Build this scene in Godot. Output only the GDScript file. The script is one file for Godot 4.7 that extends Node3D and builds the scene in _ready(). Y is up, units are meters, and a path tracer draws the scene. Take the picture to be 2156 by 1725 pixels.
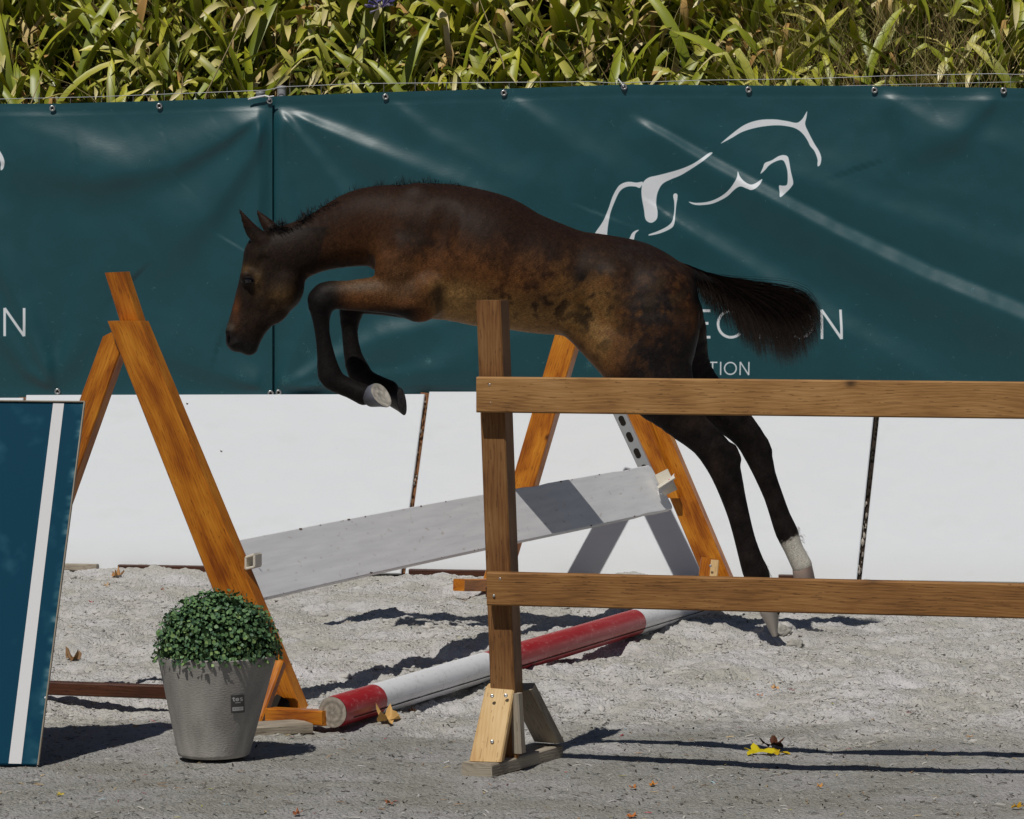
extends Node3D
# A foal jumping a cross-pole fence in a sand arena, seen with a long lens.
# Measurements were taken as (x, y) in a 2156 x 1725 view of the photograph and a depth in metres.
const F := 7200.0
const CX := 1078.0
const HY := 561.0
const CH := 1.4

var M := {}
var taken := {}
var part_count := {}
var rng := RandomNumberGenerator.new()

func P(x: float, y: float, d: float) -> Vector3:
	return Vector3((x - CX) * d / F, CH - (y - HY) * d / F, -d)

func GP(x: float, y: float) -> Vector3:          # the point of level ground seen at (x, y)
	var d := CH * F / (y - HY)
	return Vector3((x - CX) * d / F, 0.0, -d)

func wall_point(x: float, y: float, base := 15.517, lean := 0.35) -> Vector3:   # the arena edge runs slightly towards us on the right
	var kx := (x - CX) / F
	var ky := (y - HY) / F
	var d := (base + lean * CH) / (1.0 + 0.172 * kx + lean * ky)
	return Vector3(kx * d, CH - ky * d, -d)

class MB:
	var v := PackedVector3Array()
	var uv := PackedVector2Array()
	var c := PackedColorArray()
	var ix := PackedInt32Array()
	func vert(p: Vector3, t := Vector2.ZERO, col := Color.WHITE) -> int:
		v.append(p); uv.append(t); c.append(col)
		return v.size() - 1
	func tri(a: int, b: int, d: int) -> void:      # counter-clockwise seen from outside
		ix.append(a); ix.append(d); ix.append(b)
	func quad_i(a: int, b: int, d: int, e: int) -> void:
		tri(a, b, d); tri(a, d, e)
	func quad(a: Vector3, b: Vector3, d: Vector3, e: Vector3, ta := Vector2.ZERO, tb := Vector2(1, 0), td := Vector2(1, 1), te := Vector2(0, 1), col := Color.WHITE) -> void:
		var n := v.size()
		vert(a, ta, col); vert(b, tb, col); vert(d, td, col); vert(e, te, col)
		quad_i(n, n + 1, n + 2, n + 3)
	func fan(pts: Array, uvs: Array, col := Color.WHITE) -> void:
		var n := v.size()
		for i in pts.size():
			vert(pts[i], uvs[i] if uvs.size() else Vector2.ZERO, col)
		for i in range(1, pts.size() - 1):
			tri(n, n + i, n + i + 1)
	func mesh(origin := Vector3.ZERO) -> ArrayMesh:
		var n := PackedVector3Array()
		n.resize(v.size())
		var i := 0
		while i < ix.size():
			var a := v[ix[i]]
			var fn := (v[ix[i + 2]] - a).cross(v[ix[i + 1]] - a)
			n[ix[i]] += fn; n[ix[i + 1]] += fn; n[ix[i + 2]] += fn
			i += 3
		for k in n.size():
			n[k] = n[k].normalized() if n[k].length_squared() > 1e-20 else Vector3.UP
		if origin != Vector3.ZERO:
			for k in v.size():
				v[k] -= origin
		var arr := []
		arr.resize(Mesh.ARRAY_MAX)
		arr[Mesh.ARRAY_VERTEX] = v
		arr[Mesh.ARRAY_NORMAL] = n
		arr[Mesh.ARRAY_TEX_UV] = uv
		arr[Mesh.ARRAY_COLOR] = c
		arr[Mesh.ARRAY_INDEX] = ix
		var m := ArrayMesh.new()
		m.add_surface_from_arrays(Mesh.PRIMITIVE_TRIANGLES, arr)
		return m
	# a straight timber with softened edges; wdir is the direction of its width
	func beam(p0: Vector3, p1: Vector3, wdir: Vector3, w0: float, t0: float, w1 := -1.0, t1 := -1.0, bev := 0.004, n0 := Vector3.ZERO, n1 := Vector3.ZERO, uoff := Vector2.ZERO) -> void:
		if w1 < 0.0: w1 = w0
		if t1 < 0.0: t1 = t0
		var D := (p1 - p0).normalized()
		var W := (wdir - D * wdir.dot(D)).normalized()
		var T := D.cross(W)
		var L := (p1 - p0).length()
		var ends := []
		for e in 2:
			var w := (w0 if e == 0 else w1) * 0.5
			var t := (t0 if e == 0 else t1) * 0.5
			var nn := n0 if e == 0 else n1
			var o := p0 if e == 0 else p1
			var ring := []
			for q in [[w, -t + bev], [w, t - bev], [w - bev, t], [-w + bev, t], [-w, t - bev], [-w, -t + bev], [-w + bev, -t], [w - bev, -t]]:
				var off: Vector3 = W * q[0] + T * q[1]
				if nn != Vector3.ZERO:
					off -= D * (off.dot(nn) / D.dot(nn))
				ring.append(o + off)
			ends.append(ring)
		var around := 0.0
		for i in 8:
			var j := (i + 1) % 8
			var s: float = (ends[0][j] - ends[0][i]).length()
			var va := (around + uoff.y) / 0.25
			var vb := (around + s + uoff.y) / 0.25
			around += s
			var u0 := uoff.x / 2.6
			var u1 := (uoff.x + L) / 2.6
			quad(ends[0][i], ends[0][j], ends[1][j], ends[1][i], Vector2(u0, va), Vector2(u0, vb), Vector2(u1, vb), Vector2(u1, va))
		var cap0 := []
		var cap1 := []
		var uv0 := []
		for i in 8:
			cap1.append(ends[1][i])
			cap0.append(ends[0][7 - i])
			uv0.append(Vector2(uoff.x + 0.37 + 0.01 * (i % 3), uoff.y + 0.05 * i))
		fan(cap1, uv0); fan(cap0, uv0)
	func tube(pts: Array, rad: Array, sides := 6, col := Color.WHITE) -> void:
		var n0 := v.size()
		var side := Vector3.ZERO
		for i in pts.size():
			var D: Vector3 = (pts[mini(i + 1, pts.size() - 1)] - pts[maxi(i - 1, 0)]).normalized()
			if side == Vector3.ZERO:
				side = D.cross(Vector3(0.31, 0.2, 0.93)).normalized()
			side = (side - D * side.dot(D)).normalized()
			var up := D.cross(side)
			for k in sides:
				var a := TAU * k / sides
				vert(pts[i] + (side * cos(a) + up * sin(a)) * rad[i], Vector2(float(i), float(k) / sides), col)
		for i in pts.size() - 1:
			for k in sides:
				var a := n0 + i * sides + k
				var b := n0 + i * sides + (k + 1) % sides
				quad_i(a, b, b + sides, a + sides)
		var ends := [[], []]
		for k in sides:
			ends[0].append(v[n0 + sides - 1 - k]); ends[1].append(v[n0 + (pts.size() - 1) * sides + k])
		fan(ends[0], [], col); fan(ends[1], [], col)
	func lathe(centre: Vector3, prof: Array, sides: int) -> void:    # prof: [radius, height]
		var n0 := v.size()
		for i in prof.size():
			for k in sides + 1:
				var a := TAU * k / sides
				vert(centre + Vector3(cos(a) * prof[i][0], prof[i][1], sin(a) * prof[i][0]), Vector2(float(k) / sides, prof[i][1]))
		for i in prof.size() - 1:
			for k in sides:
				var a := n0 + i * (sides + 1) + k
				quad_i(a + 1, a, a + sides + 1, a + sides + 2)
	func ball(centre: Vector3, r: Vector3, rings := 8, sides := 12, col := Color.WHITE) -> void:
		var n0 := v.size()
		for i in rings + 1:
			var th := PI * i / rings
			for k in sides:
				var a := TAU * k / sides
				vert(centre + Vector3(sin(th) * cos(a), cos(th), sin(th) * sin(a)) * r, Vector2(float(k) / sides, float(i) / rings), col)
		for i in rings:
			for k in sides:
				var a := n0 + i * sides + k
				var b := n0 + i * sides + (k + 1) % sides
				quad_i(a, b, b + sides, a + sides)

func numbered(called: String) -> String:
	var n: int = taken.get(called, 0)
	taken[called] = n + 1
	return called if n == 0 else "%s_%03d" % [called, n]

func tag(o: Node3D, label := "", category := "", group := "", kind := "") -> Node3D:
	if label: o.set_meta("label", label)
	if category: o.set_meta("category", category)
	if group: o.set_meta("group", group)
	if kind: o.set_meta("kind", kind)
	return o

func thing(called: String, at: Vector3, label: String, category: String, group := "") -> Node3D:
	var o := Node3D.new()
	o.name = numbered(called)
	add_child(o, true)
	o.position = at
	tag(o, label, category, group)
	return o

func where(o: Node) -> Vector3:
	var p := Vector3.ZERO
	while o != self and o != null:
		p += (o as Node3D).position
		o = o.get_parent()
	return p

func put(mb: MB, called: String, mat: Material, parent: Node = null) -> MeshInstance3D:   # mesh given in world axes
	var o := MeshInstance3D.new()
	var count := 0
	if parent == null:
		o.name = numbered(called)
		add_child(o, true)
	else:
		var key := "%d/%s" % [parent.get_instance_id(), called]
		count = part_count.get(key, 0)
		part_count[key] = count + 1
		o.name = called if count == 0 else "%s_%03d" % [called, count]
		parent.add_child(o, true)
	var org := Vector3.ZERO
	if mb.v.size():
		var lo := mb.v[0]
		var hi := mb.v[0]
		for p in mb.v:
			lo = lo.min(p); hi = hi.max(p)
		org = (lo + hi) * 0.5
	o.mesh = mb.mesh(org)
	o.position = org - (where(parent) if parent else Vector3.ZERO)
	o.material_override = mat
	return o

func mat(srgb_or_lin: Color, rough := 0.7, spec := 0.4) -> StandardMaterial3D:   # the colour is linear
	var m := StandardMaterial3D.new()
	m.albedo_color = srgb_or_lin.linear_to_srgb()
	m.roughness = rough
	m.metallic_specular = spec
	return m

func vmat(rough := 0.7, spec := 0.4) -> StandardMaterial3D:
	var m := mat(Color.WHITE, rough, spec)
	m.vertex_color_use_as_albedo = true
	return m

func noise(seed_: int, freq: float, oct := 3, type := FastNoiseLite.TYPE_SIMPLEX_SMOOTH) -> FastNoiseLite:
	var n := FastNoiseLite.new()
	n.seed = seed_
	n.frequency = freq
	n.noise_type = type
	n.fractal_octaves = oct
	if oct <= 1: n.fractal_type = FastNoiseLite.FRACTAL_NONE
	return n

func S(r: int, g: int, b: int) -> Color:          # an sRGB triple as a linear colour
	return Color8(r, g, b).srgb_to_linear()

func noise_texture(seed_: int, freq: float, oct: int, size := 512, normal := false, strength := 8.0, ramp: Gradient = null) -> NoiseTexture2D:
	var t := NoiseTexture2D.new()
	t.width = size; t.height = size
	t.seamless = true
	t.noise = noise(seed_, freq, oct)
	t.as_normal_map = normal
	t.bump_strength = strength
	if ramp: t.color_ramp = ramp
	return t

func image_texture(w: int, h: int, bytes: PackedByteArray) -> ImageTexture:
	return ImageTexture.create_from_image(Image.create_from_data(w, h, false, Image.FORMAT_RGB8, bytes))

func to8(x: float) -> int:
	return clampi(int(x * 255.0 + 0.5), 0, 255)

# grain along u (2.6 m), across v (0.25 m); colours are sRGB
func wood(seed_: int, light: Color, mid: Color, dark: Color, knots: int, contrast := 1.0, rough := 0.6, blotch := 0.42) -> StandardMaterial3D:
	var w := 1024
	var h := 128
	var n1 := noise(seed_, 1.0, 3)
	var r := RandomNumberGenerator.new()
	r.seed = seed_
	var ks := []
	for i in knots:
		ks.append([r.randf_range(30, w - 30), r.randf_range(14, h - 14), r.randf_range(3, 5)])
	var data := PackedByteArray()
	var bump := PackedByteArray()
	data.resize(w * h * 3); bump.resize(w * h * 3)
	var i := 0
	for y in h:
		for x in w:
			var yy := float(y)
			var kd := 0.0
			for k in ks:
				var dx: float = (x - k[0]) * 0.75
				var dy: float = yy - k[1]
				var q: float = exp(-(dx * dx + dy * dy) / (k[2] * k[2] * 5.0))
				yy += signf(dy) * q * 6.0 * (1.0 if absf(dy) > 1.0 else absf(dy))
				kd = maxf(kd, exp(-((x - k[0]) ** 2 * 0.6 + dy * dy) / (k[2] * k[2])))
			var ex: float = minf(x, w - x) / 60.0
			var xs := x * 0.004
			var warp := n1.get_noise_2d(xs * 0.7, yy * 0.015) * 16.0 * minf(ex, 1.0)
			var ring := 0.5 + 0.5 * sin((yy + warp) * 1.05)
			ring = pow(ring, 1.7)
			var fine := n1.get_noise_2d(x * 0.03, y * 0.9 + 40.0)
			var blot := n1.get_noise_2d(x * 0.010 + 90.0, y * 0.016)
			var t := clampf(0.45 + (ring - 0.4) * 0.26 * contrast + fine * 0.30 * contrast + blot * blotch, 0.0, 1.0)
			var c := light.lerp(mid, minf(t * 2.0, 1.0)).lerp(dark, maxf(t * 2.0 - 1.0, 0.0))
			c = c.lerp(dark * 0.55, kd * 0.9)
			if fine > 0.52: c = c.lerp(dark * 0.8, 0.6)
			data[i] = to8(c.r); data[i + 1] = to8(c.g); data[i + 2] = to8(c.b)
			var b := to8(0.5 - (ring - 0.5) * 0.35 + fine * 0.6)
			bump[i] = b; bump[i + 1] = b; bump[i + 2] = b
			i += 3
	var m := StandardMaterial3D.new()
	m.albedo_texture = image_texture(w, h, data)
	m.roughness = rough
	m.metallic_specular = 0.4
	m.heightmap_enabled = true
	m.heightmap_texture = image_texture(w, h, bump)
	m.heightmap_scale = 0.08
	return m

func _ready() -> void:
	rng.seed = 20
	var cam := Camera3D.new()
	cam.name = "camera"
	cam.projection = Camera3D.PROJECTION_FRUSTUM
	cam.keep_aspect = Camera3D.KEEP_HEIGHT
	var near := 0.5
	cam.near = near
	cam.far = 400.0
	cam.size = near * 1725.0 / F
	cam.frustum_offset = Vector2(0, -near * (862.5 - HY) / F)
	cam.position = Vector3(0, CH, 0)
	add_child(cam)
	cam.current = true
	var env := Environment.new()
	env.background_mode = Environment.BG_SKY
	var skym := ProceduralSkyMaterial.new()
	skym.sky_top_color = Color(0.36, 0.43, 0.56)
	skym.sky_horizon_color = Color(0.68, 0.70, 0.74)
	skym.sky_curve = 0.12
	skym.ground_bottom_color = Color(0.36, 0.34, 0.31)
	skym.ground_horizon_color = Color(0.50, 0.52, 0.54)
	skym.sun_angle_max = 1.0
	var sky := Sky.new()
	sky.sky_material = skym
	env.sky = sky
	env.background_energy_multiplier = 0.6
	env.tonemap_mode = Environment.TONE_MAPPER_LINEAR
	env.tonemap_exposure = 0.635
	env.sdfgi_enabled = true
	env.ssao_enabled = true
	env.ssil_enabled = true
	env.volumetric_fog_enabled = true
	env.volumetric_fog_density = 0.0
	var we := WorldEnvironment.new()
	we.name = "world_environment"
	we.environment = env
	add_child(we)
	var sun := DirectionalLight3D.new()
	sun.name = "sun"
	sun.light_energy = 1.5
	sun.light_color = Color(1.0, 0.985, 0.955)
	sun.light_angular_distance = 0.5
	sun.shadow_enabled = true
	add_child(sun)
	sun.look_at_from_position(Vector3.ZERO, Vector3(0.27, -1.0, -0.58), Vector3.UP)
	materials()
	ground()
	bank()
	wall()
	banners()
	wire_fence()
	plants()
	foal()
	left_standard()
	right_standard()
	plank()
	pole()
	front_fence()
	teal_board()
	planter()
	litter()

func materials() -> void:
	M.varnish = wood(3, Color8(208, 136, 40), Color8(178, 104, 22), Color8(122, 58, 12), 7, 0.7, 0.42, 0.6)
	M.varnish.clearcoat_enabled = true
	M.varnish.clearcoat = 0.2
	M.varnish.clearcoat_roughness = 0.3
	M.varnish_dark = wood(9, Color8(88, 50, 30), Color8(70, 37, 21), Color8(46, 23, 13), 4, 0.8, 0.55)
	M.fence = wood(14, Color8(180, 138, 88), Color8(156, 114, 66), Color8(120, 82, 44), 5, 0.7, 0.66)
	M.fence_dark = wood(17, Color8(146, 108, 66), Color8(122, 82, 44), Color8(80, 48, 24), 4, 0.9, 0.65)
	M.fence_low = wood(19, Color8(160, 116, 68), Color8(136, 94, 50), Color8(98, 64, 32), 6, 0.9, 0.66)
	M.pine = wood(21, Color8(226, 196, 148), Color8(208, 172, 120), Color8(176, 132, 84), 3, 0.7, 0.7)
	M.grey_wood = wood(25, Color8(182, 170, 152), Color8(156, 146, 130), Color8(112, 100, 86), 3, 0.7, 0.85)
	M.white_paint = mat(Color(0.72, 0.72, 0.73), 0.5, 0.4)
	M.cream = mat(Color(0.68, 0.63, 0.53), 0.4, 0.5)
	M.metal = mat(Color(0.42, 0.43, 0.44), 0.5, 0.5)
	M.metal.metallic = 0.4
	M.steel = mat(Color(0.55, 0.55, 0.54), 0.3, 0.5)
	M.steel.metallic = 0.85
	M.dark = mat(Color(0.02, 0.017, 0.014), 0.8, 0.2)
	M.plain = vmat(0.8, 0.3)

var n_big := FastNoiseLite.new()
var n_mid := FastNoiseLite.new()
var n_fine := FastNoiseLite.new()
var n_cell := FastNoiseLite.new()

func loose(x: float, z: float) -> float:      # 1 where the sand lies loose and pale, 0 where it is trodden hard near the fence
	return smoothstep(-9.9, -10.9, z - 0.10 * x + n_big.get_noise_2d(x * 1.4, z * 1.4) * 0.5)

func gh(x: float, z: float) -> float:
	var l := loose(x, z)
	var h := n_big.get_noise_2d(x, z) * 0.028 * (0.35 + l)
	h += n_mid.get_noise_2d(x, z) * (0.004 + 0.015 * l)
	h += n_fine.get_noise_2d(x, z) * (0.0022 + 0.0050 * l)
	h -= maxf(0.0, n_cell.get_noise_2d(x, z)) * 0.030 * l
	return h - 0.006

func ground() -> void:
	n_big = noise(2, 1.1, 2); n_mid = noise(5, 6.0, 3); n_fine = noise(8, 34.0, 2); n_cell = noise(11, 3.4, 2)
	var xs := PackedFloat32Array()
	var zs := PackedFloat32Array()
	var x := -2.75
	while x < 2.85:
		xs.append(x); x += 0.0105
	var zd := -8.4
	while zd > -16.1:
		zs.append(zd); zd -= 0.0135
	var step := 0.02
	var lo := xs[0]
	var hi := xs[xs.size() - 1]
	var zn := zs[0]
	var zf := zs[zs.size() - 1]
	var xl := PackedFloat32Array()
	var zl := PackedFloat32Array()
	while step < 150.0:
		step *= 1.6
		lo -= step; hi += step; zn += step; zf -= step
		xl.append(lo); xs.append(hi); zl.append(zn); zs.append(zf)
	xl.reverse(); zl.reverse()
	xl.append_array(xs); zl.append_array(zs)
	xs = xl; zs = zl
	var mb := MB.new()
	var nx := xs.size()
	var nz := zs.size()
	var v := PackedVector3Array()
	var c := PackedColorArray()
	var uv := PackedVector2Array()
	v.resize(nx * nz); c.resize(nx * nz); uv.resize(nx * nz)
	var n_tint := noise(31, 2.2, 4)
	var n_speck := noise(33, 50.0, 2)
	var pale := Color(0.51, 0.492, 0.465)
	var grey := Color(0.35, 0.34, 0.315)
	for j in nz:
		var z := zs[j]
		for i in nx:
			var xx := xs[i]
			var k := j * nx + i
			var inside := xx > -2.8 and xx < 2.9 and z < -8.3 and z > -16.2
			var l := loose(xx, z)
			v[k] = Vector3(xx, gh(xx, z) if inside else -0.006, z)
			var t := n_tint.get_noise_2d(xx, z)
			var s := n_speck.get_noise_2d(xx, z)
			var col := grey.lerp(pale, l) * (1.0 + t * 0.24 + s * (0.14 + 0.10 * (1.0 - l)))
			col.b *= 1.0 + t * 0.10
			col.a = 1.0
			c[k] = col
			uv[k] = Vector2(xx, z)
	mb.v = v; mb.c = c; mb.uv = uv
	var ix := PackedInt32Array()
	ix.resize((nx - 1) * (nz - 1) * 6)
	var q := 0
	for j in nz - 1:
		for i in nx - 1:
			var a := j * nx + i
			ix[q] = a; ix[q + 1] = a + 1; ix[q + 2] = a + nx
			ix[q + 3] = a + 1; ix[q + 4] = a + nx + 1; ix[q + 5] = a + nx
			q += 6
	# z falls as j grows: (a, a+1, a+nx) is counter-clockwise from above, so swap
	for t in range(0, ix.size(), 3):
		var s := ix[t + 1]
		ix[t + 1] = ix[t + 2]; ix[t + 2] = s
	mb.ix = ix
	var m := vmat(0.95, 0.15)
	m.uv1_triplanar = true
	m.uv1_world_triplanar = true
	m.uv1_scale = Vector3(5, 5, 5)
	m.heightmap_enabled = true
	m.heightmap_texture = noise_texture(40, 0.03, 5, 512)
	m.heightmap_scale = 1.0
	var g := put(mb, "ground", m)
	tag(g, "pale grey sand of the riding arena, loose behind and trodden in front", "", "", "structure")
	clods()

func lump(seed_: int, flat: float) -> ArrayMesh:
	var r := RandomNumberGenerator.new()
	r.seed = seed_
	var mb := MB.new()
	mb.ball(Vector3.ZERO, Vector3(1, flat, 1), 4, 6)
	var bump := {}
	for i in mb.v.size():
		var p := mb.v[i]
		var key := Vector3i((p * 50.0).round())
		if not bump.has(key): bump[key] = r.randf_range(0.62, 1.25)
		mb.v[i] = p * bump[key]
	return mb.mesh()

func clods() -> void:
	var r := RandomNumberGenerator.new()
	r.seed = 77
	var n_clump := noise(51, 1.7, 3)
	for kind in 3:
		var mm := MultiMesh.new()
		mm.transform_format = MultiMesh.TRANSFORM_3D
		mm.use_colors = true
		mm.mesh = lump(60 + kind, [0.7, 0.5, 0.85][kind])
		var ts := []
		var cs := []
		while ts.size() < 13000:
			var d := r.randf_range(8.5, 15.55)
			var half := d * 0.16
			var x := r.randf_range(-half, half)
			var l := loose(x, -d)
			var dense := clampf(0.50 + n_clump.get_noise_2d(x * 1.5, d) * 1.1, 0.05, 1.0)
			if r.randf() > (0.07 + 0.93 * l) * dense: continue
			if d > 15.35 - 0.172 * x: continue
			var s := 0.0022 + 0.0068 * pow(r.randf(), 3.4) + (0.014 * r.randf() if r.randf() < 0.022 else 0.0)
			s *= 0.55 + 0.45 * l
			var b := Basis.from_euler(Vector3(r.randf() * 0.6, r.randf() * TAU, r.randf() * 0.6)).scaled(Vector3(s, s, s) * Vector3(r.randf_range(0.8, 1.6), r.randf_range(0.7, 1.1), r.randf_range(0.8, 1.4)))
			ts.append(Transform3D(b, Vector3(x, gh(x, -d) - s * 0.05, -d)))
			var g := r.randf_range(0.75, 1.12)
			cs.append(Color(0.35, 0.34, 0.315).lerp(Color(0.505, 0.485, 0.455), l) * g)
		mm.instance_count = ts.size()
		for i in ts.size():
			mm.set_instance_transform(i, ts[i]); mm.set_instance_color(i, cs[i])
		var o := MultiMeshInstance3D.new()
		o.name = numbered("sand_clods")
		o.multimesh = mm
		o.material_override = vmat(0.95, 0.15)
		add_child(o, true)
		tag(o, "crumbs and clods of pale sand lying loose on the arena", "sand", "", "stuff")
	# fibre and chips trodden into the sand
	var fm := MultiMesh.new()
	fm.transform_format = MultiMesh.TRANSFORM_3D
	fm.use_colors = true
	var fb := MB.new()
	for i in 3:
		var a := -1.0 + i * 0.667
		var y := [0.0, 0.10, 0.12, 0.02]
		fb.quad(Vector3(a, y[i], 0.2), Vector3(a + 0.667, y[i + 1], 0.16), Vector3(a + 0.667, y[i + 1], -0.16), Vector3(a, y[i], -0.2))
	fm.mesh = fb.mesh()
	var tones := [Color(0.05, 0.045, 0.04), Color(0.10, 0.09, 0.08), Color(0.16, 0.14, 0.12), Color(0.42, 0.40, 0.36), Color(0.44, 0.43, 0.42), Color(0.30, 0.20, 0.12), Color(0.45, 0.34, 0.18), Color(0.40, 0.08, 0.09), Color(0.30, 0.42, 0.46), Color(0.42, 0.40, 0.12)]
	var odds := [0.20, 0.38, 0.55, 0.74, 0.84, 0.91, 0.96, 0.975, 0.988, 1.0]
	fm.instance_count = 9000
	for i in 9000:
		var d := r.randf_range(8.5, 15.3)
		if r.randf() < 0.55: d = r.randf_range(8.5, 11.0)
		var x := r.randf_range(-d * 0.158, d * 0.158)
		var s := 0.004 + 0.010 * pow(r.randf(), 2.5)
		var b := Basis.from_euler(Vector3(r.randf_range(-0.4, 0.4), r.randf() * TAU, r.randf_range(-0.3, 0.3))).scaled(Vector3(s, s, s))
		fm.set_instance_transform(i, Transform3D(b, Vector3(x, gh(x, -d) + 0.002, -d)))
		var u := r.randf()
		var k := 0
		while u > odds[k]: k += 1
		fm.set_instance_color(i, tones[k] * r.randf_range(0.7, 1.2))
	var fo := MultiMeshInstance3D.new()
	fo.name = numbered("fibre_scraps")
	fo.multimesh = fm
	fo.material_override = vmat(0.9, 0.2)
	add_child(fo, true)
	tag(fo, "tiny fibre scraps and chips trodden into the sand", "scraps", "", "stuff")

func bank_h(x: float, d: float) -> float:
	return 1.72 + (d - 16.15 + 0.172 * x) * 0.75

func bank() -> void:
	var mb := MB.new()
	var n := noise(71, 2.0, 3)
	var nx := 110
	var nd := 70
	for j in nd + 1:
		for i in nx + 1:
			var x := -6.0 + 12.0 * i / nx
			var dd := 6.0 * j / nd
			var base := 16.15 - 0.172 * x
			var h := bank_h(x, base + dd) + n.get_noise_2d(x * 2.0, dd * 2.0) * 0.12
			if j == 0: h = -0.2
			var e := n.get_noise_2d(x * 5.0 + 30.0, dd * 5.0)
			mb.vert(Vector3(x, h, -(base + maxf(dd, 0.0) + (0.0 if j else 0.0))), Vector2(x, dd), Color(0.045, 0.036, 0.022) * (1.0 + e * 0.7))
	for j in nd:
		for i in nx:
			var a := j * (nx + 1) + i
			mb.quad_i(a, a + 1, a + nx + 2, a + nx + 1)
	var o := put(mb, "earth_bank", vmat(1.0, 0.1))
	tag(o, "dark earth bank rising behind the banners", "", "", "structure")

# a flat sheet given by four corners (seen from the front: bottom left, bottom right, top right, top left) and a thickness behind it
func sheet(c: Array, thick: float) -> MB:
	var mb := MB.new()
	var n: Vector3 = (c[1] - c[0]).cross(c[3] - c[0]).normalized()
	var bev := 0.003
	var b := []
	var f := []
	var mid: Vector3 = (c[0] + c[1] + c[2] + c[3]) * 0.25
	for p in c:
		b.append(p - n * thick)
		f.append(p)
	var inn := []
	for p in f:
		inn.append(p + (mid - p).normalized() * bev * 1.5 + n * bev)
	mb.quad(inn[0], inn[1], inn[2], inn[3], Vector2(0, 1), Vector2(1, 1), Vector2(1, 0), Vector2(0, 0))
	for i in 4:
		var j := (i + 1) % 4
		mb.quad(f[i], f[j], inn[j], inn[i])
		mb.quad(b[i], b[j], f[j], f[i])
	mb.quad(b[1], b[0], b[3], b[2])
	return mb

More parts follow.
